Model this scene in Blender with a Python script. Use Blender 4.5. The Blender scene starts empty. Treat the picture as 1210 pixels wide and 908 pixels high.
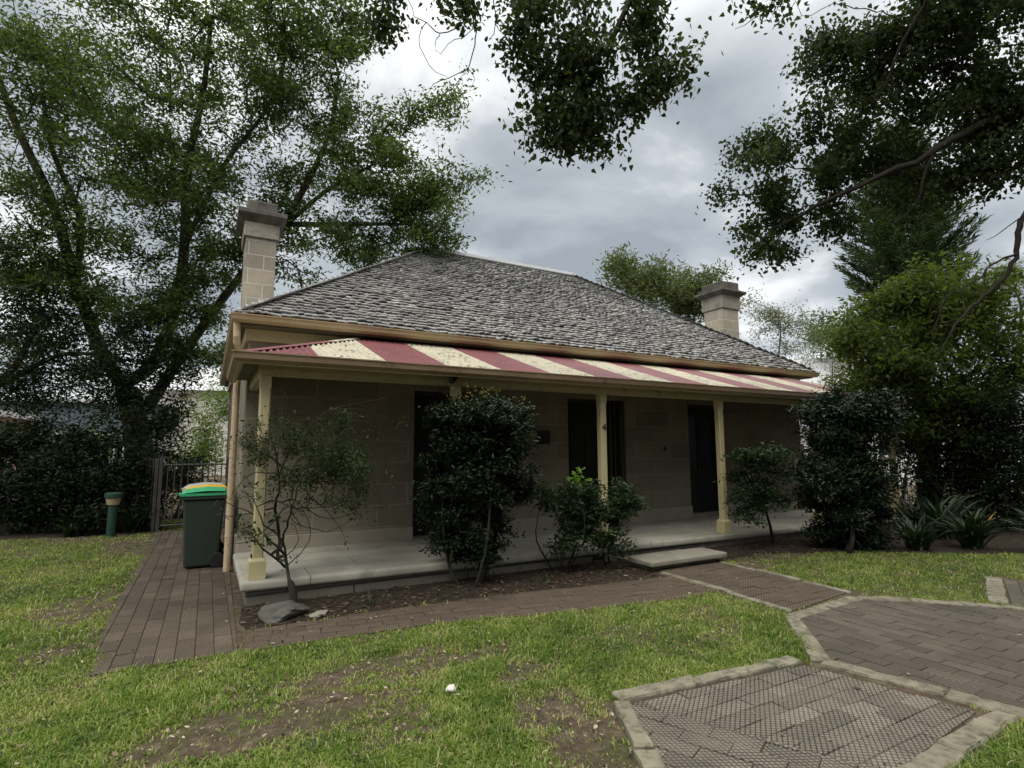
import bpy, bmesh, math, random
import numpy as np
from mathutils import Vector, Matrix, Euler, noise as mnoise

random.seed(7)
RNG = np.random.default_rng(11)
SC = bpy.context.scene
COL = SC.collection
PI = math.pi

# ------------------------------------------------------------------ camera
PXW, PXH, FPX = 1210.0, 908.0, 650.1
CAM = Vector((-0.4221, -6.4754, 1.6))
C_R = Vector((0.87662431, -0.48116034, -0.00381455))
C_U = Vector((-0.05315098, -0.10470855, 0.99308161))
C_F = Vector((0.4782309, 0.87035674, 0.1173642))
cam_data = bpy.data.cameras.new('camera')
cam_data.sensor_width = 36.0
cam_data.lens = FPX / PXW * 36.0
cam_data.clip_start = 0.05
cam_data.clip_end = 2000.0
cam = bpy.data.objects.new('camera', cam_data)
COL.objects.link(cam)
m3 = Matrix((C_R, C_U, -C_F)).transposed()
cam.matrix_world = Matrix.Translation(CAM) @ m3.to_4x4()
SC.camera = cam

def at(px, py, d):
    """world point at depth d (metres along the view axis) for a photo pixel"""
    return CAM + d * (C_F + C_R * ((px - PXW / 2) / FPX) - C_U * ((py - PXH / 2) / FPX))

# ------------------------------------------------------------------ world, sun, exposure
SUN_EL, SUN_AZ = math.radians(47), math.radians(236)   # compass from +Y, clockwise: high, behind the camera and to its left
world = bpy.data.worlds.new('World')
SC.world = world
world.use_nodes = True
nt = world.node_tree
nt.nodes.clear()
def N(t, typ, **kw):
    n = t.nodes.new(typ)
    for k, v in kw.items():
        setattr(n, k, v)
    return n
w_out = N(nt, 'ShaderNodeOutputWorld')
w_bg = N(nt, 'ShaderNodeBackground')
w_bg.inputs['Strength'].default_value = 0.1
sky = N(nt, 'ShaderNodeTexSky')
sky.sky_type = 'NISHITA'
sky.sun_disc = False
sky.sun_elevation = SUN_EL
sky.sun_rotation = SUN_AZ
tc = N(nt, 'ShaderNodeTexCoord')
sep = N(nt, 'ShaderNodeSeparateXYZ')
nt.links.new(tc.outputs['Generated'], sep.inputs[0])
# clouds lie on a flat layer: divide the direction by its height
zc = N(nt, 'ShaderNodeMath', operation='MAXIMUM'); zc.inputs[1].default_value = 0.0
nt.links.new(sep.outputs['Z'], zc.inputs[0])
za = N(nt, 'ShaderNodeMath', operation='ADD'); za.inputs[1].default_value = 0.22
nt.links.new(zc.outputs[0], za.inputs[0])
dv = N(nt, 'ShaderNodeVectorMath', operation='DIVIDE')
cz = N(nt, 'ShaderNodeCombineXYZ')
for i in range(3): nt.links.new(za.outputs[0], cz.inputs[i])
nt.links.new(tc.outputs['Generated'], dv.inputs[0]); nt.links.new(cz.outputs[0], dv.inputs[1])
mp = N(nt, 'ShaderNodeMapping'); mp.inputs['Location'].default_value = (1.3, 2.05, 0)
nt.links.new(dv.outputs[0], mp.inputs[0])
cn = N(nt, 'ShaderNodeTexNoise'); cn.inputs['Scale'].default_value = 1.9; cn.inputs['Detail'].default_value = 8; cn.inputs['Roughness'].default_value = 0.52; cn.inputs['Distortion'].default_value = 0.25
nt.links.new(mp.outputs[0], cn.inputs['Vector'])
cr = N(nt, 'ShaderNodeValToRGB')
e = cr.color_ramp.elements
e[0].position = 0.36; e[0].color = (4.15, 4.6, 5.05, 1)
e[1].position = 0.63; e[1].color = (11.4, 11.5, 11.6, 1)
m_ = cr.color_ramp.elements.new(0.5); m_.color = (6.0, 6.45, 6.85, 1)
nt.links.new(cn.outputs['Fac'], cr.inputs[0])
# overcast sky: zenith about twice as bright as the horizon
gr = N(nt, 'ShaderNodeMapRange'); gr.inputs['From Min'].default_value = 0.55; gr.inputs['From Max'].default_value = 1.0
nt.links.new(zc.outputs[0], gr.inputs['Value'])
zen = N(nt, 'ShaderNodeMix', data_type='RGBA'); zen.inputs[6].default_value = (0.97, 0.97, 0.97, 1); zen.inputs[7].default_value = (5.6, 5.3, 4.8, 1)
nt.links.new(gr.outputs[0], zen.inputs[0])
sc_ = N(nt, 'ShaderNodeVectorMath', operation='MULTIPLY')
nt.links.new(cr.outputs[0], sc_.inputs[0]); nt.links.new(zen.outputs[2], sc_.inputs[1])
mx = N(nt, 'ShaderNodeMix', data_type='RGBA'); mx.inputs[0].default_value = 0.9
nt.links.new(sky.outputs[0], mx.inputs[6]); nt.links.new(sc_.outputs[0], mx.inputs[7])
nt.links.new(mx.outputs[2], w_bg.inputs['Color'])
nt.links.new(w_bg.outputs[0], w_out.inputs[0])

sun_d = bpy.data.lights.new('sun', 'SUN')
sun_d.energy = 1.5
sun_d.angle = math.radians(24)
sun_d.color = (1.0, 0.95, 0.86)
sun = bpy.data.objects.new('sun', sun_d)
COL.objects.link(sun)
sd = Vector((math.sin(SUN_AZ) * math.cos(SUN_EL), math.cos(SUN_AZ) * math.cos(SUN_EL), math.sin(SUN_EL)))
sun.rotation_euler = sd.to_track_quat('Z', 'Y').to_euler()
sun.location = (0, 0, 30)

SC.view_settings.view_transform = 'Standard'
SC.view_settings.look = 'None'
SC.view_settings.gamma = 1.0
SC.view_settings.use_curve_mapping = False
SC.view_settings.exposure = 0.0
SC.cycles.max_bounces = 6
SC.cycles.diffuse_bounces = 3
SC.cycles.glossy_bounces = 2
SC.cycles.transmission_bounces = 4
SC.cycles.use_denoising = True

# ------------------------------------------------------------------ materials
def new_mat(name):
    m = bpy.data.materials.new(name)
    m.use_nodes = True
    t = m.node_tree
    b = t.nodes['Principled BSDF']
    return m, t, b

def ramp(t, fac, stops):
    r = N(t, 'ShaderNodeValToRGB')
    els = r.color_ramp.elements
    while len(els) < len(stops): els.new(0.5)
    for el, (p, c) in zip(els, stops):
        el.position = p
        el.color = (c[0], c[1], c[2], 1)
    t.links.new(fac, r.inputs[0])
    return r.outputs[0]

def noise(t, vec, scale, detail=4, rough=0.55, dist=0.0):
    n = N(t, 'ShaderNodeTexNoise')
    n.inputs['Scale'].default_value = scale
    n.inputs['Detail'].default_value = detail
    n.inputs['Roughness'].default_value = rough
    n.inputs['Distortion'].default_value = dist
    if vec is not None: t.links.new(vec, n.inputs['Vector'])
    return n.outputs['Fac']

def mixc(t, fac, a, b, mode='MIX'):
    m = N(t, 'ShaderNodeMix', data_type='RGBA', blend_type=mode)
    for sock, v in ((m.inputs[0], fac), (m.inputs[6], a), (m.inputs[7], b)):
        if isinstance(v, (int, float)): sock.default_value = v
        elif isinstance(v, tuple): sock.default_value = (v[0], v[1], v[2], 1)
        else: t.links.new(v, sock)
    return m.outputs[2]

def math_(t, op, a, b=None):
    m = N(t, 'ShaderNodeMath', operation=op)
    for i, v in enumerate((a, b)):
        if v is None: continue
        if isinstance(v, (int, float)): m.inputs[i].default_value = v
        else: t.links.new(v, m.inputs[i])
    return m.outputs[0]

def bump(t, b, h, strength=0.3, dist=0.01):
    n = N(t, 'ShaderNodeBump')
    n.inputs['Strength'].default_value = strength
    n.inputs['Distance'].default_value = dist
    t.links.new(h, n.inputs['Height'])
    t.links.new(n.outputs[0], b.inputs['Normal'])

def objco(t):
    return N(t, 'ShaderNodeTexCoord').outputs['Object']

def geopos(t):
    return N(t, 'ShaderNodeNewGeometry').outputs['Position']

def weathered(name, c1, c2, stain=None, scale=3.0, rough=0.75, bmp=0.25, fine=60, spec=0.3, stain_at=(0.56, 0.72)):
    m, t, b = new_mat(name)
    o = geopos(t)
    col = ramp(t, noise(t, o, scale, 5), [(0.3, c1), (0.7, c2)])
    if stain is not None:
        s = ramp(t, noise(t, o, scale * 2.6, 8, 0.7), [(stain_at[0], (0, 0, 0)), (stain_at[1], (1, 1, 1))])
        col = mixc(t, s, col, stain)
    f = noise(t, o, fine, 3)
    col = mixc(t, 0.35, col, ramp(t, f, [(0.3, (0.55,) * 3), (0.7, (1, 1, 1))]), 'MULTIPLY')
    t.links.new(col, b.inputs['Base Color'])
    b.inputs['Roughness'].default_value = rough
    b.inputs['Specular IOR Level'].default_value = spec
    bump(t, b, f, bmp, 0.004)
    return m

def leaf_mat(name, cols, transl=0.35, rough=0.55, tcol=None, spec=0.14):
    m, t, b = new_mat(name)
    a = N(t, 'ShaderNodeAttribute', attribute_name='rnd')
    n = len(cols)
    col = ramp(t, a.outputs['Fac'], [(i / (n - 1) if n > 1 else 0, c) for i, c in enumerate(cols)])
    t.links.new(col, b.inputs['Base Color'])
    b.inputs['Roughness'].default_value = rough
    b.inputs['Specular IOR Level'].default_value = spec
    tr = N(t, 'ShaderNodeBsdfTranslucent')
    if tcol is None: tcol = (1.5, 1.7, 0.7)
    t.links.new(mixc(t, 1.0, col, tcol, 'MULTIPLY'), tr.inputs['Color'])
    mx = N(t, 'ShaderNodeMixShader'); mx.inputs[0].default_value = transl
    t.links.new(b.outputs[0], mx.inputs[1]); t.links.new(tr.outputs[0], mx.inputs[2])
    t.links.new(mx.outputs[0], t.nodes['Material Output'].inputs['Surface'])
    return m

def stone_mat(name, c1, c2, bw, bh, mortar, mort_col, rough=0.85, bmp=0.5, size=0.012, dirt=None, off=(0, 0, 0), tool=38.0):
    """ashlar: courses run in whichever vertical plane the face lies"""
    m, t, b = new_mat(name)
    pos = geopos(t)
    s = N(t, 'ShaderNodeSeparateXYZ'); t.links.new(pos, s.inputs[0])
    cx = N(t, 'ShaderNodeCombineXYZ')
    t.links.new(math_(t, 'ADD', s.outputs[0], s.outputs[1]), cx.inputs[0]); t.links.new(s.outputs[2], cx.inputs[1])
    mpn = N(t, 'ShaderNodeMapping'); mpn.inputs['Location'].default_value = off
    t.links.new(cx.outputs[0], mpn.inputs[0])
    br = N(t, 'ShaderNodeTexBrick')
    br.offset = 0.5
    br.inputs['Scale'].default_value = 1.0
    br.inputs['Brick Width'].default_value = bw
    br.inputs['Row Height'].default_value = bh
    br.inputs['Mortar Size'].default_value = size
    br.inputs['Mortar Smooth'].default_value = 0.15
    br.inputs['Color1'].default_value = (*c1, 1); br.inputs['Color2'].default_value = (*c2, 1)
    br.inputs['Mortar'].default_value = (*mort_col, 1)
    t.links.new(mpn.outputs[0], br.inputs['Vector'])
    big = ramp(t, noise(t, pos, 1.7, 6, 0.6), [(0.32, (0.66, 0.66, 0.66)), (0.66, (1.05, 1.02, 0.98))])
    col = mixc(t, 0.8, br.outputs['Color'], big, 'MULTIPLY')
    f = noise(t, pos, tool, 4, 0.65)
    col = mixc(t, 0.4, col, ramp(t, f, [(0.3, (0.6,) * 3), (0.65, (1, 1, 1))]), 'MULTIPLY')
    if dirt is not None:
        d = ramp(t, noise(t, pos, 3.5, 8, 0.7), [(0.5, (0, 0, 0)), (0.7, (1, 1, 1))])
        col = mixc(t, d, col, dirt)
    t.links.new(col, b.inputs['Base Color'])
    b.inputs['Roughness'].default_value = rough
    b.inputs['Specular IOR Level'].default_value = 0.2
    h = math_(t, 'SUBTRACT', math_(t, 'MULTIPLY', f, 0.9), br.outputs['Fac'])
    bump(t, b, h, bmp, 0.012)
    return m

M = {}
M['ashlar'] = stone_mat('sandstone_ashlar', (0.21, 0.187, 0.145), (0.29, 0.26, 0.205), 0.92, 0.315, 0.01, (0.345, 0.315, 0.25), off=(0, -0.14, 0), size=0.009, bmp=1.0, tool=24.0)
M['chimney'] = stone_mat('chimney_stone', (0.33, 0.30, 0.25), (0.47, 0.42, 0.34), 0.5, 0.26, 0.01, (0.6, 0.58, 0.54), off=(0.08, -0.08, 0), size=0.010, bmp=0.6, tool=30)
M['chimney_dark'] = weathered('blackened_stone', (0.06, 0.055, 0.047), (0.165, 0.15, 0.128), stain=(0.025, 0.024, 0.024), scale=4, bmp=0.7, fine=45)
M['chimney_neck'] = weathered('soot_streaked_stone', (0.20, 0.19, 0.165), (0.36, 0.32, 0.26), stain=(0.07, 0.065, 0.06), scale=3, bmp=0.5, fine=45)
M['skirting'] = weathered('plinth_course_stone', (0.30, 0.265, 0.21), (0.36, 0.32, 0.26), stain=(0.25, 0.23, 0.19), scale=2.5, bmp=0.3)
M['plinth'] = stone_mat('plinth_stone', (0.17, 0.155, 0.13), (0.23, 0.21, 0.18), 1.4, 0.6, 0.01, (0.06, 0.055, 0.05), dirt=(0.085, 0.09, 0.07), off=(0.3, -0.1, 0))
M['cream'] = weathered('cream_paint', (0.50, 0.435, 0.24), (0.56, 0.49, 0.29), stain=(0.33, 0.29, 0.17), scale=2, rough=0.5, bmp=0.08, spec=0.4, stain_at=(0.6, 0.85))
M['beam'] = weathered('dull_cream_paint', (0.43, 0.365, 0.21), (0.5, 0.43, 0.26), stain=(0.22, 0.19, 0.12), scale=2.4, rough=0.55, bmp=0.1, spec=0.35)
M['gutter'] = weathered('tan_gutter_paint', (0.39, 0.295, 0.165), (0.46, 0.36, 0.215), stain=(0.22, 0.13, 0.07), scale=1.5, rough=0.4, bmp=0.08, spec=0.5, stain_at=(0.58, 0.75))
M['gutter_brown'] = weathered('brown_gutter_paint', (0.25, 0.18, 0.11), (0.34, 0.25, 0.16), stain=(0.14, 0.1, 0.07), scale=2, rough=0.45, bmp=0.08, spec=0.4)
M['downpipe'] = weathered('tan_downpipe_paint', (0.48, 0.37, 0.24), (0.56, 0.44, 0.30), stain=(0.34, 0.25, 0.16), scale=2, rough=0.45, bmp=0.05)
M['lining'] = weathered('soffit_lining', (0.10, 0.09, 0.065), (0.14, 0.125, 0.09), scale=2)
M['red_iron'] = weathered('red_corrugated_iron', (0.165, 0.052, 0.06), (0.21, 0.07, 0.078), stain=(0.27, 0.14, 0.14), scale=1.6, rough=0.5, bmp=0.05, spec=0.4, stain_at=(0.55, 0.85))
M['cream_iron'] = weathered('lichen_cream_iron', (0.43, 0.395, 0.30), (0.53, 0.49, 0.375), stain=(0.13, 0.125, 0.09), scale=2.6, rough=0.6, bmp=0.1, stain_at=(0.515, 0.66))
M['door'] = weathered('black_door_paint', (0.010, 0.011, 0.012), (0.016, 0.017, 0.017), rough=0.5, bmp=0.03, spec=0.2)
M['frame'] = weathered('dark_frame_paint', (0.03, 0.028, 0.022), (0.045, 0.042, 0.032), rough=0.55, bmp=0.03)
M['iron'] = weathered('grey_fence_paint', (0.04, 0.038, 0.04), (0.07, 0.066, 0.068), rough=0.5, bmp=0.05)
M['black'] = weathered('black_metal', (0.012, 0.012, 0.013), (0.02, 0.02, 0.02), rough=0.4, bmp=0.03)
M['rubber'] = weathered('black_rubber', (0.012, 0.012, 0.012), (0.02, 0.02, 0.02), rough=0.7, bmp=0.03)
M['bin_body'] = weathered('dark_green_plastic', (0.022, 0.032, 0.026), (0.03, 0.042, 0.035), rough=0.45, bmp=0.05, spec=0.45, scale=1.2)
M['bin_green'] = weathered('green_lid_plastic', (0.05, 0.36, 0.17), (0.07, 0.42, 0.21), rough=0.4, bmp=0.03)
M['bin_yellow'] = weathered('yellow_lid_plastic', (0.70, 0.42, 0.025), (0.78, 0.48, 0.04), rough=0.4, bmp=0.03)
M['bin_grey'] = weathered('pale_grey_lid_plastic', (0.4, 0.4, 0.39), (0.48, 0.48, 0.47), rough=0.4, bmp=0.03)
M['bollard'] = weathered('green_bollard_paint', (0.014, 0.042, 0.031), (0.022, 0.06, 0.045), rough=0.45, bmp=0.03)
M['bollard_glass'] = weathered('amber_diffuser', (0.34, 0.26, 0.16), (0.42, 0.33, 0.2), rough=0.35, bmp=0.02)
M['kerb'] = weathered('sandstone_kerb', (0.16, 0.142, 0.10), (0.27, 0.245, 0.18), stain=(0.085, 0.08, 0.055), scale=4.5, rough=0.9, bmp=0.9, fine=26, stain_at=(0.46, 0.66))
M['step'] = weathered('worn_stone_tread', (0.20, 0.185, 0.15), (0.28, 0.26, 0.21), stain=(0.17, 0.16, 0.125), scale=3, rough=0.85, bmp=0.4, fine=40)
M['rock'] = weathered('grey_rock', (0.06, 0.057, 0.05), (0.115, 0.108, 0.095), stain=(0.06, 0.06, 0.055), scale=7, rough=0.9, bmp=0.8, fine=30)
M['pebble'] = weathered('pale_stone', (0.5, 0.48, 0.44), (0.65, 0.63, 0.58), scale=12, rough=0.8)
M['bark'] = weathered('grey_brown_bark', (0.04, 0.034, 0.028), (0.085, 0.075, 0.06), stain=(0.035, 0.03, 0.025), scale=6, rough=0.95, bmp=0.9, fine=28)
M['bark_dark'] = weathered('dark_bark', (0.018, 0.015, 0.012), (0.04, 0.034, 0.028), scale=6, rough=0.95, bmp=0.8, fine=28)
M['bark_pale'] = weathered('pale_bark', (0.13, 0.12, 0.1), (0.22, 0.2, 0.17), scale=6, rough=0.9, bmp=0.5, fine=30)
M['white_wall'] = weathered('white_render', (0.70, 0.68, 0.65), (0.78, 0.76, 0.73), scale=1)
M['pale_wall'] = weathered('pale_cream_render', (0.56, 0.53, 0.47), (0.62, 0.59, 0.53), scale=1)
M['grey_wall'] = weathered('blue_grey_cladding', (0.10, 0.125, 0.145), (0.13, 0.16, 0.18), scale=1)
M['pink_wall'] = weathered('pink_brick', (0.42, 0.24, 0.19), (0.5, 0.3, 0.24), scale=3)
M['white_trim'] = weathered('white_trim_paint', (0.68, 0.69, 0.7), (0.76, 0.77, 0.78), scale=1)
M['grey_roof'] = weathered('pale_sheet_roof', (0.5, 0.5, 0.52), (0.6, 0.6, 0.62), scale=1, rough=0.5)

def glass_mat():
    m, t, b = new_mat('dark_window_glass')
    b.inputs['Base Color'].default_value = (0.012, 0.015, 0.017, 1)
    b.inputs['Roughness'].default_value = 0.25
    b.inputs['Specular IOR Level'].default_value = 0.15
    return m
M['glass'] = glass_mat()

def shingle_mat():
    m, t, b = new_mat('weathered_timber_shingles')
    a = N(t, 'ShaderNodeAttribute', attribute_name='rnd')
    col = ramp(t, a.outputs['Fac'], [(0, (0.12, 0.117, 0.112)), (0.5, (0.25, 0.245, 0.237)), (1, (0.44, 0.43, 0.415))])
    pos = geopos(t)
    big = ramp(t, noise(t, pos, 0.9, 5, 0.65), [(0.35, (0.66,) * 3), (0.65, (1.1,) * 3)])
    col = mixc(t, 0.9, col, big, 'MULTIPLY')
    f = noise(t, pos, 55, 4, 0.65)
    col = mixc(t, 0.6, col, ramp(t, f, [(0.3, (0.5,) * 3), (0.65, (1.1, 1.1, 1.1))]), 'MULTIPLY')
    t.links.new(col, b.inputs['Base Color'])
    b.inputs['Roughness'].default_value = 0.55
    b.inputs['Specular IOR Level'].default_value = 0.5
    bump(t, b, f, 0.5, 0.005)
    return m
M['shingle'] = shingle_mat()
M['ridge'] = weathered('grey_ridge_flashing', (0.20, 0.205, 0.215), (0.27, 0.275, 0.285), rough=0.45, scale=2, bmp=0.1)

def slab_mat():
    m, t, b = new_mat('flagstone_floor')
    pos = geopos(t)
    mpn = N(t, 'ShaderNodeMapping'); mpn.inputs['Location'].default_value = (0.4, 0.075, 0)
    t.links.new(pos, mpn.inputs[0])
    br = N(t, 'ShaderNodeTexBrick'); br.offset = 0.37
    for k, v in (('Scale', 1.0), ('Brick Width', 1.62), ('Row Height', 0.48), ('Mortar Size', 0.006), ('Mortar Smooth', 0.1)): br.inputs[k].default_value = v
    br.inputs['Color1'].default_value = (0.36, 0.34, 0.285, 1); br.inputs['Color2'].default_value = (0.42, 0.40, 0.335, 1); br.inputs['Mortar'].default_value = (0.13, 0.12, 0.1, 1)
    t.links.new(mpn.outputs[0], br.inputs['Vector'])
    big = ramp(t, noise(t, pos, 1.5, 7, 0.65), [(0.3, (0.62, 0.62, 0.60)), (0.65, (1.08,) * 3)])
    col = mixc(t, 0.85, br.outputs['Color'], big, 'MULTIPLY')
    moss = ramp(t, noise(t, pos, 2.6, 7, 0.7), [(0.56, (0, 0, 0)), (0.74, (1, 1, 1))])
    col = mixc(t, moss, col, (0.2, 0.21, 0.15))
    f = noise(t, pos, 45, 4, 0.6)
    col = mixc(t, 0.25, col, ramp(t, f, [(0.3, (0.6,) * 3), (0.65, (1, 1, 1))]), 'MULTIPLY')
    t.links.new(col, b.inputs['Base Color']); b.inputs['Roughness'].default_value = 0.75
    bump(t, b, math_(t, 'SUBTRACT', math_(t, 'MULTIPLY', f, 0.3), br.outputs['Fac']), 0.35, 0.006)
    return m
M['slab'] = slab_mat()

def ground_mat():
    m, t, b = new_mat('soil_and_thatch')
    pos = geopos(t)
    soil = ramp(t, noise(t, pos, 9, 8, 0.7), [(0.3, (0.05, 0.037, 0.027)), (0.52, (0.11, 0.083, 0.06)), (0.72, (0.22, 0.175, 0.13))])
    gr_ = ramp(t, noise(t, pos, 40, 5, 0.7), [(0.3, (0.035, 0.05, 0.016)), (0.7, (0.10, 0.105, 0.04))])
    k = ramp(t, noise(t, pos, 1.3, 5, 0.65), [(0.47, (0, 0, 0)), (0.6, (1, 1, 1))])
    col = mixc(t, mixc(t, 0.5, (0, 0, 0), k), soil, gr_)
    t.links.new(col, b.inputs['Base Color']); b.inputs['Roughness'].default_value = 0.95
    b.inputs['Specular IOR Level'].default_value = 0.1
    bump(t, b, noise(t, pos, 30, 8, 0.75), 0.9, 0.03)
    return m
M['ground'] = ground_mat()
def soil_mat():
    m, t, b = new_mat('dark_garden_soil')
    pos = geopos(t)
    col = ramp(t, noise(t, pos, 14, 9, 0.75), [(0.3, (0.022, 0.017, 0.013)), (0.55, (0.05, 0.038, 0.03)), (0.75, (0.10, 0.078, 0.06))])
    t.links.new(col, b.inputs['Base Color']); b.inputs['Roughness'].default_value = 0.95
    b.inputs['Specular IOR Level'].default_value = 0.1
    bump(t, b, noise(t, pos, 35, 8, 0.75), 1.0, 0.03)
    return m
M['soil'] = soil_mat()

def paver_mat(name, ang, tones, dirt, groove=0.026, cover=(0.38, 0.68), amt=0.6):
    """clay pavers pressed with a diamond grid; the grid turns with the paving"""
    m, t, b = new_mat(name)
    pos = geopos(t)
    a = N(t, 'ShaderNodeAttribute', attribute_name='rnd')
    col = ramp(t, a.outputs['Fac'], [(0, tones[0]), (0.5, tones[1]), (1, tones[2])])
    d = ramp(t, noise(t, pos, 1.6, 7, 0.7), [(cover[0], (0, 0, 0)), (cover[1], (1, 1, 1))])
    col = mixc(t, mixc(t, amt, (0, 0, 0), d), col, dirt)
    f = noise(t, pos, 70, 4, 0.65)
    col = mixc(t, 0.5, col, ramp(t, f, [(0.3, (0.55,) * 3), (0.68, (1.08,) * 3)]), 'MULTIPLY')
    grids = []
    for da in (math.radians(52), math.radians(-52)):
        mpn = N(t, 'ShaderNodeMapping'); mpn.inputs['Rotation'].default_value = (0, 0, -(ang + da))
        t.links.new(pos, mpn.inputs[0])
        s = N(t, 'ShaderNodeSeparateXYZ'); t.links.new(mpn.outputs[0], s.inputs[0])
        fr = math_(t, 'FRACT', math_(t, 'DIVIDE', s.outputs[0], groove))
        v = math_(t, 'ABSOLUTE', math_(t, 'SUBTRACT', fr, 0.5))
        mr = N(t, 'ShaderNodeMapRange'); mr.inputs['From Min'].default_value = 0.0; mr.inputs['From Max'].default_value = 0.2
        t.links.new(v, mr.inputs['Value'])
        grids.append(mr.outputs[0])
    g = math_(t, 'MINIMUM', grids[0], grids[1])
    groove_tone = ramp(t, g, [(0.0, (0.16, 0.15, 0.135)), (0.85, (1, 1, 1))])      # darker tone along the grooves
    wear = ramp(t, noise(t, pos, 2.3, 4), [(0.3, (0.55,) * 3), (0.55, (1,) * 3)])
    col = mixc(t, wear, col, mixc(t, 1.0, col, groove_tone, 'MULTIPLY'))
    t.links.new(col, b.inputs['Base Color']); b.inputs['Roughness'].default_value = 0.8
    b.inputs['Specular IOR Level'].default_value = 0.25
    bump(t, b, math_(t, 'ADD', g, math_(t, 'MULTIPLY', f, 0.3)), 0.9, 0.006)
    return m

# leaves
M['jac'] = leaf_mat('feathery_green_leaf', [(0.026, 0.04, 0.016), (0.05, 0.074, 0.027), (0.085, 0.12, 0.042), (0.145, 0.185, 0.065)], 0.42)
M['dark_leaf'] = leaf_mat('dark_evergreen_leaf', [(0.012, 0.022, 0.010), (0.022, 0.038, 0.015), (0.035, 0.055, 0.02)], 0.2)
M['hedge'] = leaf_mat('hedge_leaf', [(0.008, 0.013, 0.007), (0.013, 0.022, 0.010), (0.022, 0.035, 0.014)], 0.15)
M['heart'] = leaf_mat('broad_tree_leaf', [(0.018, 0.026, 0.012), (0.036, 0.05, 0.02), (0.07, 0.092, 0.036)], 0.36)
M['camellia'] = leaf_mat('glossy_shrub_leaf', [(0.007, 0.012, 0.006), (0.012, 0.022, 0.010), (0.025, 0.042, 0.016)], 0.12, rough=0.4, spec=0.22)
M['camellia2'] = leaf_mat('green_shrub_leaf', [(0.012, 0.021, 0.010), (0.022, 0.04, 0.016), (0.045, 0.075, 0.025)], 0.2, rough=0.4, spec=0.22)
M['shoot'] = leaf_mat('reddish_shoot_leaf', [(0.13, 0.075, 0.045), (0.2, 0.14, 0.06), (0.14, 0.16, 0.05)], 0.4)
M['lime'] = leaf_mat('lime_shoot_leaf', [(0.13, 0.22, 0.035), (0.2, 0.32, 0.06)], 0.45)
M['straggle'] = leaf_mat('sparse_shrub_leaf', [(0.018, 0.03, 0.014), (0.035, 0.055, 0.022), (0.085, 0.11, 0.05)], 0.3, rough=0.4)
M['yellowgreen'] = leaf_mat('yellow_green_leaf', [(0.034, 0.048, 0.014), (0.068, 0.09, 0.023), (0.12, 0.145, 0.038)], 0.42)
M['euc'] = leaf_mat('olive_leaf', [(0.055, 0.07, 0.032), (0.10, 0.12, 0.055), (0.15, 0.165, 0.08)], 0.35)
M['greyleaf'] = leaf_mat('grey_green_leaf', [(0.08, 0.09, 0.06), (0.14, 0.15, 0.105), (0.2, 0.205, 0.15)], 0.35)
M['round'] = leaf_mat('mid_green_leaf', [(0.03, 0.055, 0.02), (0.06, 0.10, 0.034), (0.10, 0.15, 0.05)], 0.35)
M['pine'] = leaf_mat('pine_needle', [(0.022, 0.04, 0.018), (0.042, 0.068, 0.028), (0.07, 0.1, 0.04)], 0.25)
M['strap'] = leaf_mat('strap_leaf', [(0.008, 0.015, 0.007), (0.014, 0.027, 0.011), (0.026, 0.043, 0.018)], 0.2, rough=0.4, spec=0.25)
M['yellowed'] = leaf_mat('yellowed_strap_leaf', [(0.25, 0.15, 0.03), (0.3, 0.2, 0.05)], 0.3)
M['light_bush'] = leaf_mat('bright_bush_leaf', [(0.07, 0.11, 0.03), (0.13, 0.18, 0.055), (0.2, 0.25, 0.09)], 0.45)
M['litter'] = leaf_mat('fallen_leaf', [(0.045, 0.032, 0.023), (0.10, 0.07, 0.046), (0.20, 0.15, 0.10), (0.42, 0.36, 0.27)], 0.1, rough=0.8, tcol=(1, 1, 1), spec=0.2)
M['grass'] = leaf_mat('lawn_grass_blade', [(0.062, 0.108, 0.019), (0.125, 0.20, 0.032), (0.225, 0.30, 0.058), (0.40, 0.365, 0.18)], 0.4, rough=0.55, tcol=(1.2, 1.3, 0.6), spec=0.25)

# ------------------------------------------------------------------ object helpers
def props(o, label=None, cat=None, group=None, kind=None):
    if label: o['label'] = label
    if cat: o['category'] = cat
    if group: o['group'] = group
    if kind: o['kind'] = kind
    return o

ORIG = {}
def thing(name, label, cat, loc=(0, 0, 0), group=None):
    o = bpy.data.objects.new(name, None)
    COL.objects.link(o)
    o.location = loc
    o.empty_display_size = 0.2
    props(o, label, cat, group)
    ORIG[o] = Vector(loc)
    return o

def link(name, me, mats, parent=None, origin=None):
    """link a world-space mesh; origin re-bases it (parent's base, else given origin)"""
    o = bpy.data.objects.new(name, me)
    COL.objects.link(o)
    for m in (mats if isinstance(mats, (list, tuple)) else [mats]):
        me.materials.append(m)
    if parent is not None:
        og = ORIG[parent]
        o.parent = parent
    else:
        og = Vector(origin) if origin is not None else Vector((0, 0, 0))
        o.location = og
    if og.length > 0:
        me.transform(Matrix.Translation(-og))
    ORIG[o] = og
    return o

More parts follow.
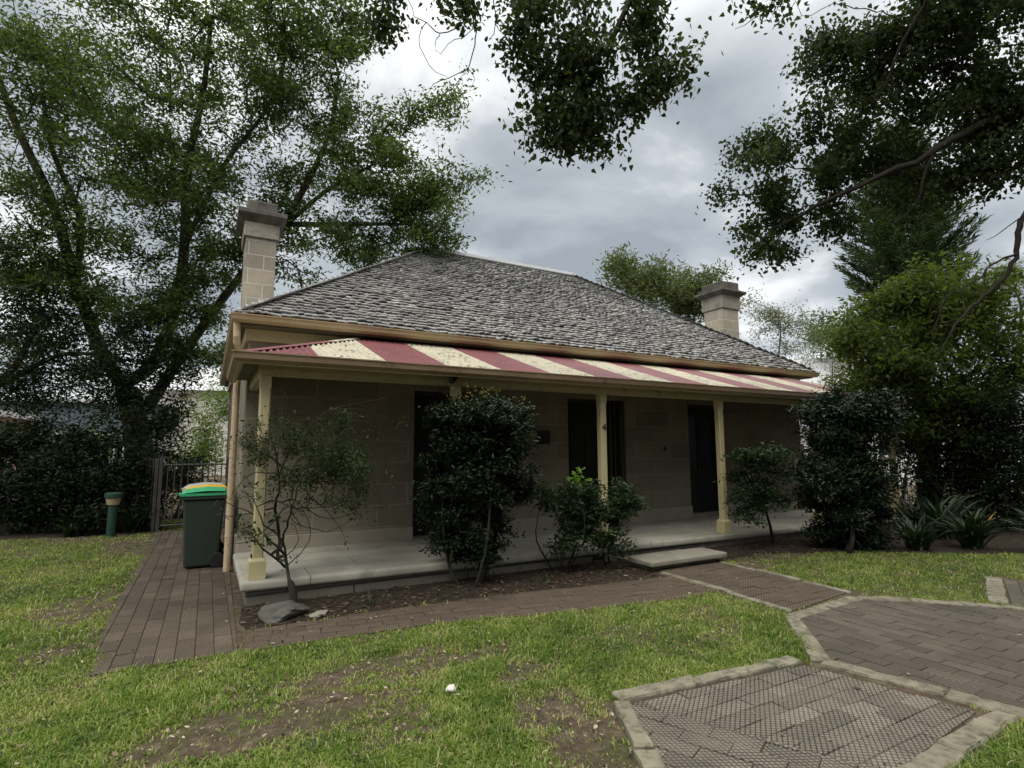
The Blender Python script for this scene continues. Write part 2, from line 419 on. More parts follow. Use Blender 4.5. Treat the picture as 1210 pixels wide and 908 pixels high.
class MB:
    def __init__(s): s.v = []; s.f = []; s.mi = []; s.r = []
    def add(s, vs, fs, mi=0, r=0.5):
        b = len(s.v)
        s.v.extend(vs)
        for f in fs:
            s.f.append([i + b for i in f]); s.mi.append(mi); s.r.append(r)
    def box(s, x0, x1, y0, y1, z0, z1, mi=0, r=0.5):
        s.add([(x0, y0, z0), (x1, y0, z0), (x1, y1, z0), (x0, y1, z0), (x0, y0, z1), (x1, y0, z1), (x1, y1, z1), (x0, y1, z1)],
              [(0, 3, 2, 1), (4, 5, 6, 7), (0, 1, 5, 4), (1, 2, 6, 5), (2, 3, 7, 6), (3, 0, 4, 7)], mi, r)
        return s
    def prism(s, poly, z0, z1, mi=0, r=0.5):
        n = len(poly)
        a = sum(poly[i][0] * poly[(i + 1) % n][1] - poly[(i + 1) % n][0] * poly[i][1] for i in range(n))
        if a < 0: poly = poly[::-1]
        s.add([(p[0], p[1], z0) for p in poly] + [(p[0], p[1], z1) for p in poly],
              [list(range(n))[::-1], list(range(n, 2 * n))] + [(i, (i + 1) % n, n + (i + 1) % n, n + i) for i in range(n)], mi, r)
        return s
    def frustum(s, b, z0, t, z1, mi=0):
        (x0, x1, y0, y1), (a0, a1, c0, c1) = b, t
        s.add([(x0, y0, z0), (x1, y0, z0), (x1, y1, z0), (x0, y1, z0), (a0, c0, z1), (a1, c0, z1), (a1, c1, z1), (a0, c1, z1)],
              [(0, 3, 2, 1), (4, 5, 6, 7), (0, 1, 5, 4), (1, 2, 6, 5), (2, 3, 7, 6), (3, 0, 4, 7)], mi)
        return s
    def tube(s, pts, rad, sides=8, cap=True, mi=0):
        pts = [Vector(p) for p in pts]
        n = len(pts)
        if not hasattr(rad, '__len__'): rad = [rad] * n
        ref = None
        b0 = len(s.v)
        for i, p in enumerate(pts):
            d = (pts[min(i + 1, n - 1)] - pts[max(i - 1, 0)])
            if d.length < 1e-9: d = Vector((0, 0, 1))
            d.normalize()
            if ref is None:
                ref = Vector((1, 0, 0)) if abs(d.x) < 0.8 else Vector((0, 1, 0))
            u = (ref - d * ref.dot(d))
            if u.length < 1e-6: u = d.orthogonal()
            u.normalize(); w = d.cross(u); ref = u
            for k in range(sides):
                a = 2 * PI * k / sides
                s.v.append(tuple(p + (u * math.cos(a) + w * math.sin(a)) * rad[i]))
        for i in range(n - 1):
            for k in range(sides):
                k2 = (k + 1) % sides
                s.f.append([b0 + i * sides + k, b0 + i * sides + k2, b0 + (i + 1) * sides + k2, b0 + (i + 1) * sides + k]); s.mi.append(mi); s.r.append(0.5)
        if cap:
            s.f.append([b0 + k for k in range(sides)][::-1]); s.mi.append(mi); s.r.append(0.5)
            s.f.append([b0 + (n - 1) * sides + k for k in range(sides)]); s.mi.append(mi); s.r.append(0.5)
        return s
    def sweep(s, prof, path, mi=0):
        """prof: list of (out, up); path: xy polyline with outward on its right; extruded with mitres"""
        n = len(path); P = [Vector((p[0], p[1])) for p in path]
        rows = []
        for i in range(n):
            d0 = (P[i] - P[i - 1]).normalized() if i > 0 else None
            d1 = (P[i + 1] - P[i]).normalized() if i < n - 1 else None
            if d0 is None: d0 = d1
            if d1 is None: d1 = d0
            n0 = Vector((d0.y, -d0.x)); n1 = Vector((d1.y, -d1.x))
            m = (n0 + n1).normalized(); k = 1 / max(0.3, m.dot(n0))
            rows.append([(P[i].x + m.x * k * o, P[i].y + m.y * k * o, u) for o, u in prof])
        k = len(prof)
        s.add([v for r in rows for v in r],
              [(i * k + j, (i + 1) * k + j, (i + 1) * k + (j + 1) % k, i * k + (j + 1) % k) for i in range(n - 1) for j in range(k)]
              + [list(range(k)), [(n - 1) * k + j for j in range(k)][::-1]], mi)
        return s
    def build(s, name, mats, parent=None, bevel=0, seg=2, smooth=False, origin=None, rnd=False, recalc=True, fn=None):
        me = bpy.data.meshes.new(name)
        vs = s.v if fn is None else [fn(*v) for v in s.v]
        me.from_pydata([tuple(v) for v in vs], [], s.f)
        me.polygons.foreach_set('material_index', s.mi)
        if rnd:
            at_ = me.attributes.new('rnd', 'FLOAT', 'FACE'); at_.data.foreach_set('value', s.r)
        if bevel or recalc:
            bm = bmesh.new(); bm.from_mesh(me)
            bmesh.ops.recalc_face_normals(bm, faces=bm.faces)
            if bevel:
                ed = [e for e in bm.edges if len(e.link_faces) == 2 and e.calc_face_angle(0) > 0.5]
                bmesh.ops.bevel(bm, geom=ed, offset=bevel, segments=seg, affect='EDGES', profile=0.5, clamp_overlap=True)
            bm.to_mesh(me); bm.free()
        if smooth:
            me.polygons.foreach_set('use_smooth', [True] * len(me.polygons))
        me.update()
        return link(name, me, mats, parent, origin)

def lathe(mb, c, prof, seg=20, mi=0):
    """prof: list of (r, z) about the vertical through c"""
    b = len(mb.v)
    for r, z in prof:
        for k in range(seg):
            a = 2 * PI * k / seg
            mb.v.append((c[0] + r * math.cos(a), c[1] + r * math.sin(a), c[2] + z))
    for i in range(len(prof) - 1):
        for k in range(seg):
            k2 = (k + 1) % seg
            mb.f.append([b + i * seg + k, b + i * seg + k2, b + (i + 1) * seg + k2, b + (i + 1) * seg + k]); mb.mi.append(mi); mb.r.append(0.5)
    mb.f.append([b + (len(prof) - 1) * seg + k for k in range(seg)]); mb.mi.append(mi); mb.r.append(0.5)
    mb.f.append([b + k for k in range(seg)][::-1]); mb.mi.append(mi); mb.r.append(0.5)

# ---- leaves: one mesh of many small folded leaves
LEAF = {
    'oval': ([(0, 0, 0), (0.30, 0.28, 0.05), (0.30, 0.72, 0.05), (0, 1, -0.04), (-0.30, 0.72, 0.05), (-0.30, 0.28, 0.05)], [(0, 1, 2, 3), (0, 3, 4, 5)]),
    'heart': ([(0, 0.05, 0), (0.36, 0.0, 0.07), (0.5, 0.34, 0.09), (0.22, 0.78, 0.02), (0, 1.08, -0.1), (-0.22, 0.78, 0.02), (-0.5, 0.34, 0.09), (-0.36, 0, 0.07)], [(0, 1, 2, 3, 4), (0, 4, 5, 6, 7)]),
    'diamond': ([(0, 0, 0), (0.32, 0.45, 0.06), (0, 1, -0.05), (-0.32, 0.45, 0.06)], [(0, 1, 2), (0, 2, 3)]),
}
def fast_mesh(name, V, face_tpl, n, k, rnd):
    """V: (n*k,3); face_tpl: faces of the template (k verts)"""
    sizes = np.array([len(f) for f in face_tpl], dtype=np.int32)
    flat = np.concatenate([np.array(f, dtype=np.int32) for f in face_tpl])
    loops = (flat[None, :] + (np.arange(n, dtype=np.int32) * k)[:, None]).ravel()
    tot = np.tile(sizes, n)
    start = np.concatenate([[0], np.cumsum(tot)[:-1]]).astype(np.int32)
    me = bpy.data.meshes.new(name)
    me.vertices.add(len(V)); me.vertices.foreach_set('co', V.astype(np.float32).ravel())
    me.loops.add(len(loops)); me.loops.foreach_set('vertex_index', loops)
    me.polygons.add(len(tot)); me.polygons.foreach_set('loop_start', start)
    a = me.attributes.new('rnd', 'FLOAT', 'FACE')
    a.data.foreach_set('value', np.repeat(rnd, len(face_tpl)).astype(np.float32))
    me.update(calc_edges=True)
    return me

def leaf_mesh(name, P, L, Wd, shape='oval', rnd=None, droop=0.3, up=0.5, jitter=0.3, dirs=None):
    n = len(P)
    tv, tf = LEAF[shape]
    tv = np.array(tv)
    k = len(tv)
    # leaf axis
    d = RNG.normal(size=(n, 3))
    d[:, 2] = d[:, 2] * 0.6 - droop * 1.5
    if dirs is not None: d = d * 0.7 + dirs * 1.2
    d /= np.linalg.norm(d, axis=1)[:, None] + 1e-9
    nn = RNG.normal(size=(n, 3)); nn[:, 2] += up * 2.2
    nn -= d * np.sum(nn * d, axis=1)[:, None]
    nn /= np.linalg.norm(nn, axis=1)[:, None] + 1e-9
    s = np.cross(d, nn)
    sc = 1 + jitter * RNG.uniform(-1, 1, n)
    V = (P[:, None, :] + s[:, None, :] * (tv[None, :, 0:1] * (Wd * sc)[:, None, None])
         + d[:, None, :] * (tv[None, :, 1:2] * (L * sc)[:, None, None]) + nn[:, None, :] * (tv[None, :, 2:3] * (L * sc)[:, None, None]))
    if rnd is None: rnd = RNG.uniform(0, 1, n)
    return fast_mesh(name, V.reshape(-1, 3), tf, n, k, rnd)

class Plant:
    """a branching skeleton grown towards target points, plus leaf positions"""
    def __init__(s):
        s.pts = []; s.par = []; s.rad0 = []; s.tips = []
    def limb(s, pts, r0, r1, attach=None, step=0.25, wob=0.0):
        pts = [Vector(p) for p in pts]
        par = -1 if attach is None else s.nearest(pts[0])
        if par >= 0:
            pts = [Vector(s.pts[par])] + pts
        tot = sum((pts[i + 1] - pts[i]).length for i in range(len(pts) - 1)); run = 0
        if par < 0:
            s.pts.append(tuple(pts[0])); s.par.append(-1); s.rad0.append(r0); par = len(s.pts) - 1
        for i in range(len(pts) - 1):
            L = (pts[i + 1] - pts[i]).length
            m = max(1, int(L / step))
            p0 = pts[max(i - 1, 0)]; p1 = pts[i]; p2 = pts[i + 1]; p3 = pts[min(i + 2, len(pts) - 1)]
            for j in range(1, m + 1):
                u = j / m
                q = 0.5 * ((2 * p1) + (p2 - p0) * u + (2 * p0 - 5 * p1 + 4 * p2 - p3) * u * u + (3 * p1 - p0 - 3 * p2 + p3) * u ** 3)
                if wob: q = q + Vector((random.gauss(0, wob), random.gauss(0, wob), random.gauss(0, wob)))
                s.pts.append(tuple(q)); s.par.append(par); par = len(s.pts) - 1
                s.rad0.append(r0 + (r1 - r0) * (run + L * u) / max(tot, 1e-6))
            run += L
        return par
    def nearest(s, p, bias=None):
        A = np.array(s.pts); d = np.linalg.norm(A - np.array(p), axis=1)
        return int(np.argmin(d))
    def grow(s, targets, step=0.35, wob=0.12, sag=0.0, back=0.25):
        """each target joins the nearest node, preferring nodes lower on the tree than the target"""
        T = np.array(targets)
        if len(T) == 0: return
        A0 = np.array(s.pts)
        dm = np.array([np.min(np.linalg.norm(A0 - t, axis=1)) for t in T])
        cap = len(s.pts) + 12 * len(T) + 10 + int(np.sum(dm / step)) 
        A = np.zeros((cap, 3)); n = len(s.pts); A[:n] = A0
        root = A0[0]
        for i in np.argsort(dm):
            t = T[i]
            dv_ = A[:n] - t
            d = np.linalg.norm(dv_, axis=1)
            cost = d + back * np.maximum(0, dv_[:, 2])
            j = int(np.argmin(cost))
            p0 = A[j].copy(); L = d[j]
            m = max(1, min(10, int(L / step)))
            par = j
            side = RNG.normal(size=3) * wob * L
            for q in range(1, m + 1):
                u = q / m
                w = 4 * u * (1 - u)
                p = p0 + (t - p0) * u + side * w * 0.5 + np.array([0, 0, -sag * L * w])
                if n >= cap: break
                A[n] = p; s.pts.append(tuple(p)); s.par.append(par); s.rad0.append(0.0); par = n; n += 1
            s.tips.append(par)
    def mesh(s, name, mat, parent, tip=0.006, power=0.42, maxr=None, minr=0.0, smooth=True):
        n = len(s.pts)
        cnt = np.zeros(n)
        ch = [[] for _ in range(n)]
        for i in range(n):
            if s.par[i] >= 0: ch[s.par[i]].append(i)
        leaf = [not c for c in ch]
        for i in range(n - 1, -1, -1):
            if leaf[i]: cnt[i] = 1
            if s.par[i] >= 0: cnt[s.par[i]] += cnt[i]
        r = tip * cnt ** power
        if maxr: r = np.minimum(r, maxr)
        r = np.where(np.array(s.rad0) > 0, np.array(s.rad0), r)
        for i in range(n):
            if s.par[i] >= 0 and s.rad0[i] == 0: r[i] = min(r[i], r[s.par[i]] * 0.95)
        mb = MB()
        used = [False] * n
        order = sorted(range(n), key=lambda i: 0 if s.par[i] < 0 else 1)
        starts = [(-1, i) for i in range(n) if s.par[i] < 0]
        while starts:
            p, i = starts.pop()
            chain = [] if p < 0 else [p]
            while True:
                chain.append(i)
                if not ch[i]: break
                k = sorted(ch[i], key=lambda c: -r[c] - 0.001 * cnt[c])
                for c in k[1:]: starts.append((i, c))
                i = k[0]
            if len(chain) < 2: continue
            rr = [float(r[c]) for c in chain]
            if p >= 0: rr[0] = rr[1]
            mr = max(rr)
            rr[-1] *= 0.5
            mb.tube([s.pts[c] for c in chain], [max(x, minr) for x in rr], 10 if mr > 0.08 else 6 if mr > 0.025 else 4 if mr > 0.012 else 3, cap=mr > 0.03)
        return mb.build(name, mat, parent, smooth=smooth, recalc=False)
    def leaves(s, name, mat, parent, per, spread, L, W, shape='oval', droop=0.3, up=0.5, flat=0.7, back=3, keep=None, tips=None):
        tips = s.tips if tips is None else tips
        P = []; R = []
        for t in tips:
            m = max(1, int(RNG.poisson(per)))
            base = RNG.uniform(0, 1)
            chain = [t]
            for _ in range(back):
                q = s.par[chain[-1]]
                if q < 0 or s.rad0[q] > 0: break
                chain.append(q)
            A = np.array([s.pts[c] for c in chain])
            w = RNG.integers(0, len(chain), m) * (RNG.uniform(0, 1, m) > 0.35)
            o = RNG.normal(size=(m, 3)) * spread
            o[:, 2] *= flat
            P.append(A[w] + o)
            R.append(np.clip(0.55 * base + 0.45 * RNG.uniform(0, 1, m), 0, 1))
        P = np.concatenate(P); R = np.concatenate(R)
        if keep is not None:
            k = keep(P); P = P[k]; R = R[k]
        me = leaf_mesh(name, P, L, W, shape, R, droop, up)
        return link(name, me, mat, parent)

CLUMP = [8, 0.17]
def blob(px, py, rx, ry, d, rd, n, pw=0.45):
    """n points in an ellipsoid centred at a photo pixel at depth d; rx, ry in pixels there, rd in metres"""
    c = np.array(at(px, py, d))
    r = d / FPX
    u = RNG.normal(size=(n, 3)); u /= np.linalg.norm(u, axis=1)[:, None]
    u *= RNG.uniform(0, 1, n)[:, None] ** pw
    if n >= 24:      # leaf sprays gather round a few branch ends, leaving gaps between
        m = max(4, n // CLUMP[0])
        u = u[RNG.integers(0, m, n)] + RNG.normal(size=(n, 3)) * CLUMP[1]
    fr = np.array([C_F.x, C_F.y, 0]); fr /= np.linalg.norm(fr)
    rr = np.array([C_R.x, C_R.y, 0]); rr /= np.linalg.norm(rr)
    return c + u[:, 0:1] * rx * r * rr + u[:, 1:2] * rd * fr + u[:, 2:3] * ry * r * np.array([0, 0, 1.0])

def blobs(lst): return np.concatenate([blob(*b) for b in lst])

def in_poly(P, poly):
    x, y = P[:, 0], P[:, 1]
    ins = np.zeros(len(P), bool)
    n = len(poly)
    for i in range(n):
        x0, y0 = poly[i]; x1, y1 = poly[(i + 1) % n]
        if y0 == y1: continue
        c = ((y0 > y) != (y1 > y)) & (x < (x1 - x0) * (y - y0) / (y1 - y0) + x0)
        ins ^= c
    return ins

def fbm(P, scale, seed=0):
    """cheap smooth noise in [-1,1] for scatter masks"""
    r = np.random.default_rng(seed)
    out = np.zeros(len(P)); amp = 1.0; tot = 0
    for o in range(4):
        s = np.zeros(len(P))
        for _ in range(4):
            a = r.uniform(0, 2 * PI); ph = r.uniform(0, 2 * PI)
            s += np.sin((P[:, 0] * math.cos(a) + P[:, 1] * math.sin(a)) * scale * 2 * PI * r.uniform(0.7, 1.3) * (2 ** o) + ph)
        out += amp * s / 2; tot += amp; amp *= 0.6
    return out / tot

# ================================================================== GROUND, PATHS
mb = MB()
G = 400.0
mb.add([(-G, -G, 0), (G, -G, 0), (G, G, 0), (-G, G, 0)], [(0, 1, 2, 3)])
props(mb.build('ground', M['ground']), kind='structure')

SIDE_PATH = [(-1.22, 6.6), (-0.02, 6.6), (-0.02, 1.9), (-0.085, 1.85), (-0.085, -0.62), (-0.085, -1.42), (-1.07, -1.40), (-1.16, 0.2)]
FRONT_PATH = [(-0.08, -0.86), (1.2, -0.86), (2.6, -0.93), (3.7, -1.09), (4.75, -1.18), (4.75, -1.95), (4.4, -2.02), (3.0, -1.84), (1.4, -1.5), (-0.08, -1.42)]
STEP_PATH = [(4.83, -0.86), (5.95, -0.86), (5.86, -2.72), (4.72, -2.86)]
OCT = [(4.50, -2.99), (5.74, -2.90), (6.66, -3.80), (6.72, -5.0), (5.9, -5.95), (4.75, -5.95), (3.98, -4.93), (3.70, -3.78)]
QUAD_A = [(1.98, -3.62), (3.52, -3.76), (3.74, -4.72), (2.62, -4.83)]
QUAD_B = [(1.98, -3.62), (2.62, -4.83), (1.80, -6.6), (0.42, -6.6)]
BED_L = [(-0.03, 0.02), (4.72, 0.02), (4.72, -1.17), (3.7, -1.08), (2.6, -0.92), (1.2, -0.85), (-0.03, -0.85), (-0.085, -0.6)]
BED_R = [(5.98, 0.02), (12.8, 0.02), (15.5, -1.6), (12.0, -3.3), (9.7, -2.35), (8.6, -1.45), (7.3, -0.85), (6.5, -0.75), (5.98, -0.95)]
BED_BACK = [(-14, 5.9), (-3.5, 6.9), (-1.25, 6.5), (-1.25, 12), (-14, 12)]

mb = MB()
mb.add([(x, y, 0.006) for x, y in BED_L], [list(range(len(BED_L)))])
mb.add([(x, y, 0.006) for x, y in BED_R], [list(range(len(BED_R)))])
mb.add([(x, y, 0.006) for x, y in BED_BACK], [list(range(len(BED_BACK)))])
props(mb.build('garden_bed', M['soil']), kind='structure')

def clip_poly(sub, clip):
    a = sum(clip[i][0] * clip[(i + 1) % len(clip)][1] - clip[(i + 1) % len(clip)][0] * clip[i][1] for i in range(len(clip)))
    c = clip if a > 0 else clip[::-1]
    out = sub
    for i in range(len(c)):
        (ax, ay), (bx, by) = c[i], c[(i + 1) % len(c)]
        inp, out = out, []
        if not inp: return []
        for j in range(len(inp)):
            p, q = inp[j], inp[(j + 1) % len(inp)]
            sp = (bx - ax) * (p[1] - ay) - (by - ay) * (p[0] - ax)
            sq = (bx - ax) * (q[1] - ay) - (by - ay) * (q[0] - ax)
            if sp >= 0: out.append(p)
            if (sp >= 0) != (sq >= 0):
                t = sp / (sp - sq)
                out.append((p[0] + (q[0] - p[0]) * t, p[1] + (q[1] - p[1]) * t))
    return out

def pave(name, polys, ang, pl, pw, mat, z=0.012, gap=0.005, tilt=0.0022, seed=1):
    """running-bond pavers cut to convex pieces of the path, each laid slightly uneven"""
    r = random.Random(seed)
    mb = MB()
    ca, sa = math.cos(ang), math.sin(ang)
    allp = [p for q in polys for p in q]
    U = [p[0] * ca + p[1] * sa for p in allp]; Vv = [-p[0] * sa + p[1] * ca for p in allp]
    j = 0
    v = min(Vv) - pw
    while v < max(Vv) + pw:
        u = min(U) - pl * (1 + r.random() * 0.15) + (0.5 * pl if j % 2 else 0)
        while u < max(U) + pl:
            rect = [(u + gap / 2, v + gap / 2), (u + pl - gap / 2, v + gap / 2), (u + pl - gap / 2, v + pw - gap / 2), (u + gap / 2, v + pw - gap / 2)]
            W_ = [(a * ca - b * sa, a * sa + b * ca) for a, b in rect]
            rnd = min(1, max(0, r.gauss(0.5, 0.22)))
            tz, tx, ty = r.gauss(0, tilt * 0.7), r.gauss(0, tilt), r.gauss(0, tilt)
            for poly in polys:
                c = clip_poly(W_, poly)
                if len(c) < 3: continue
                cx = sum(p[0] for p in c) / len(c); cy = sum(p[1] for p in c) / len(c)
                n = len(c)
                h = lambda p: z + tz + (p[0] - cx) * tx * 6 + (p[1] - cy) * ty * 6
                ins = [(cx + (p[0] - cx) * 0.985, cy + (p[1] - cy) * 0.985) for p in c]
                vs = [(p[0], p[1], 0.001) for p in c] + [(p[0], p[1], max(0.003, h(p) - 0.004)) for p in c] + [(p[0], p[1], max(0.004, h(p))) for p in ins]
                fs = [[2 * n + i for i in range(n)]] + [(i, (i + 1) % n, n + (i + 1) % n, n + i) for i in range(n)] + [(n + i, n + (i + 1) % n, 2 * n + (i + 1) % n, 2 * n + i) for i in range(n)]
                mb.add(vs, fs, 0, rnd)
            u += pl
        v += pw; j += 1
    return props(mb.build(name, mat, rnd=True, recalc=False), kind='structure')

T_BROWN = ((0.095, 0.074, 0.053), (0.14, 0.11, 0.08), (0.185, 0.148, 0.11))
T_GREY = ((0.145, 0.128, 0.10), (0.215, 0.19, 0.152), (0.28, 0.25, 0.20))
T_MID = ((0.11, 0.091, 0.07), (0.155, 0.13, 0.10), (0.20, 0.17, 0.132))
P_SIDE = paver_mat('brown_diamond_pavers_side', PI / 2, T_BROWN, (0.075, 0.062, 0.05))
P_FRONT = paver_mat('brown_diamond_pavers_front', 0.0, T_BROWN, (0.125, 0.092, 0.066), cover=(0.28, 0.55), amt=0.85)
P_OCT = paver_mat('brown_diamond_pavers_round', PI / 2, T_MID, (0.085, 0.07, 0.058))
P_QUAD = paver_mat('grey_diamond_pavers', 0.0, T_GREY, (0.1, 0.085, 0.07), groove=0.027)
P_QUADB = paver_mat('grey_diamond_pavers_turned', -1.144, T_GREY, (0.1, 0.085, 0.07), groove=0.027)
pave('side_path', [[(-1.22, 6.6), (-0.02, 6.6), (-0.085, 1.88), (-0.085, -1.42), (-1.07, -1.40), (-1.17, 0.2)]], PI / 2, 0.27, 0.136, P_SIDE, seed=2)
pave('front_path', [[(-0.08, -0.86), (1.2, -0.86), (1.4, -1.5), (-0.08, -1.42)], [(1.2, -0.86), (2.6, -0.93), (3.0, -1.84), (1.4, -1.5)],
                    [(2.6, -0.93), (3.7, -1.09), (4.4, -2.02), (3.0, -1.84)], [(3.7, -1.09), (4.75, -1.18), (4.75, -1.95), (4.4, -2.02)]], -0.12, 0.27, 0.136, P_FRONT, seed=3)
pave('step_path', [STEP_PATH], 0.04, 0.27, 0.136, P_FRONT, seed=4)
pave('paved_octagon', [OCT], PI / 2, 0.27, 0.136, P_OCT, seed=5)
pave('garden_path', [QUAD_A], 0.0, 0.27, 0.134, P_QUAD, seed=6, tilt=0.003)
pave('garden_path', [QUAD_B], -1.144, 0.27, 0.134, P_QUADB, seed=8, tilt=0.003)

def kerb(runs, w=0.15, top=0.035, seed=1):
    r = random.Random(seed)
    mb = MB()
    for run, closed in runs:
        for i in range(len(run) - (0 if closed else 1)):
            a = Vector(run[i]); b = Vector(run[(i + 1) % len(run)])
            L = (b - a).length; d = (b - a) / L; nrm = Vector((-d.y, d.x))
            s = 0.0
            while s < L - 0.05:
                l = min(r.uniform(0.38, 0.72), L - s)
                if L - s - l < 0.18: l = L - s
                e = 0.006
                ww = w * r.uniform(0.85, 1.15); h = top + r.gauss(0, 0.006)
                m = max(2, int(l / 0.12))
                poly = [a + d * (s + e + (l - 2 * e) * k / m) - nrm * (ww / 2 + r.gauss(0, 0.006)) for k in range(m + 1)]
                poly += [a + d * (s + e + (l - 2 * e) * k / m) + nrm * (ww / 2 + r.gauss(0, 0.006)) for k in range(m, -1, -1)]
                n = len(poly); c = sum(poly, Vector((0, 0))) / n
                # rounded top: two rings
                r0 = [(p.x, p.y, 0.0) for p in poly]
                r1 = [(p.x, p.y, h - 0.014 + r.gauss(0, 0.002)) for p in poly]
                r2 = [tuple((p + (c - p).normalized() * 0.014)) + (h + r.gauss(0, 0.002),) for p in poly]
                fs = [(k, (k + 1) % n, n + (k + 1) % n, n + k) for k in range(n)] + [(n + k, n + (k + 1) % n, 2 * n + (k + 1) % n, 2 * n + k) for k in range(n)]
                fs += [(2 * n + k, 2 * n + k + 1, 2 * n + n - 2 - k, 2 * n + n - 1 - k) for k in range(n // 2 - 1)]
                mb.add(r0 + r1 + r2, fs)
                s += l
    return props(mb.build('kerb', M['kerb'], smooth=False), kind='structure')
kerb([(OCT, True)], w=0.145, top=0.022, seed=3)
kerb([([(1.0, -5.42), (1.93, -3.60)], False), ([(1.95, -3.53), (3.55, -3.68)], False), ([(2.63, -4.88), (3.85, -4.83)], False), ([(2.57, -4.94), (1.9, -6.4)], False)], w=0.12, top=0.03, seed=4)
kerb([([(4.78, -0.98), (4.66, -2.86)], False), ([(6.0, -0.86), (5.9, -2.72)], False)], w=0.09, top=0.02, seed=5)
kerb([([(6.78, -3.72), (8.1, -3.2)], False)], w=0.15, top=0.03, seed=6)
pave('far_path', [[(6.82, -3.82), (8.1, -3.3), (8.6, -4.4), (6.85, -4.9)]], 0.39, 0.27, 0.136, P_OCT, seed=9)

# ================================================================== HOUSE
D = 1.84            # front wall behind the verandah edge
XL, XR = 0.0, 12.05
YB = 9.6
def fz(x): return 0.255 - 0.0085 * x
house = thing('stone_cottage', 'single storey sandstone cottage with grey shingle hip roof and a striped red and cream verandah', 'house', (0, 0, 0))

# walls
mb = MB()
ops = [(2.39, 3.45), (5.31, 6.65), (8.34, 9.36)]
xs = XL
for a, b in ops + [(XR, XR)]:
    mb.box(xs, a, D, D + 0.35, 0, 3.22)
    if a < XR:
        mb.box(a, b, D, D + 0.35, 2.53, 3.22); mb.box(a, b, D, D + 0.35, 0, 0.262 if True else 0)
    xs = b
wy = [(4.55, 5.35), (7.2, 8.0)]
ys = D + 0.35
for a, b in wy + [(YB, YB)]:
    mb.box(XL, XL + 0.35, ys, a, 0, 3.22)
    if a < YB:
        mb.box(XL, XL + 0.35, a, b, 0, 0.95); mb.box(XL, XL + 0.35, a, b, 2.55, 3.22)
    ys = b
mb.box(XR - 0.35, XR, D + 0.35, YB, 0, 3.22)
mb.box(XL + 0.35, XR - 0.35, YB - 0.35, YB, 0, 3.22)
mb.build('wall', M['ashlar'], house)
xs = XL - 0.02
for a, b in ops + [(XR + 0.02, XR)]:
    MB().box(xs, a, D - 0.035, D - 0.002, 0.1, 0.262 + 0.17).build('skirting', M['skirting'], house, bevel=0.008); xs = b
MB().box(XL - 0.03, XL - 0.002, D - 0.0, YB, 0.0, 0.43).build('side_skirting', M['skirting'], house, bevel=0.008)

def window_side(y0, y1):
    f = MB()
    f.box(XL + 0.05, XL + 0.12, y0, y0 + 0.07, 0.95, 2.55); f.box(XL + 0.05, XL + 0.12, y1 - 0.07, y1, 0.95, 2.55)
    f.box(XL + 0.05, XL + 0.12, y0 + 0.07, y1 - 0.07, 2.47, 2.55); f.box(XL + 0.05, XL + 0.12, y0 + 0.07, y1 - 0.07, 0.95, 1.03)
    f.box(XL + 0.06, XL + 0.11, y0 + 0.07, y1 - 0.07, 1.72, 1.77)
    w = f.build('window', M['frame'], house, bevel=0.004)
    MB().box(XL + 0.085, XL + 0.095, y0 + 0.065, y1 - 0.065, 1.0, 2.5).build('pane', M['glass'], w)
    MB().box(XL - 0.06, XL + 0.04, y0 - 0.06, y1 + 0.06, 0.87, 0.948).build('sill', M['skirting'], w, bevel=0.006)
for a, b in wy: window_side(a, b)

# doors: dark, set back in the openings
def french(x0, x1, z0=0.262, z1=2.53):
    f = MB(); y = D + 0.16
    f.box(x0, x0 + 0.06, y - 0.04, y + 0.08, z0, z1); f.box(x1 - 0.06, x1, y - 0.04, y + 0.08, z0, z1); f.box(x0 + 0.06, x1 - 0.06, y - 0.04, y + 0.08, z1 - 0.07, z1)
    d = f.build('door', M['frame'], house, bevel=0.005)
    mid = (x0 + x1) / 2
    for a, b in ((x0 + 0.065, mid - 0.004), (mid + 0.004, x1 - 0.065)):
        l = MB()
        zt = z1 - 0.075
        l.box(a, a + 0.09, y, y + 0.045, z0 + 0.01, zt); l.box(b - 0.09, b, y, y + 0.045, z0 + 0.01, zt)
        for c0, c1 in ((z0 + 0.01, z0 + 0.2), (z0 + 0.78, z0 + 0.9), (zt - 0.11, zt)):
            l.box(a + 0.09, b - 0.09, y, y + 0.045, c0, c1)
        l.box(a + 0.09, b - 0.09, y + 0.012, y + 0.03, z0 + 0.2, z0 + 0.78)
        l.build('door_leaf', M['door'], d, bevel=0.004)
        MB().box(a + 0.088, b - 0.088, y + 0.018, y + 0.026, z0 + 0.9, zt - 0.11).build('pane', M['glass'], d)
    k = MB(); k.tube([(mid + 0.05, y - 0.05, z0 + 0.98), (mid + 0.05, y, z0 + 0.98)], 0.018, 10)
    k.build('handle', M['black'], d, smooth=True)
french(2.39, 3.45); french(8.34, 9.36)
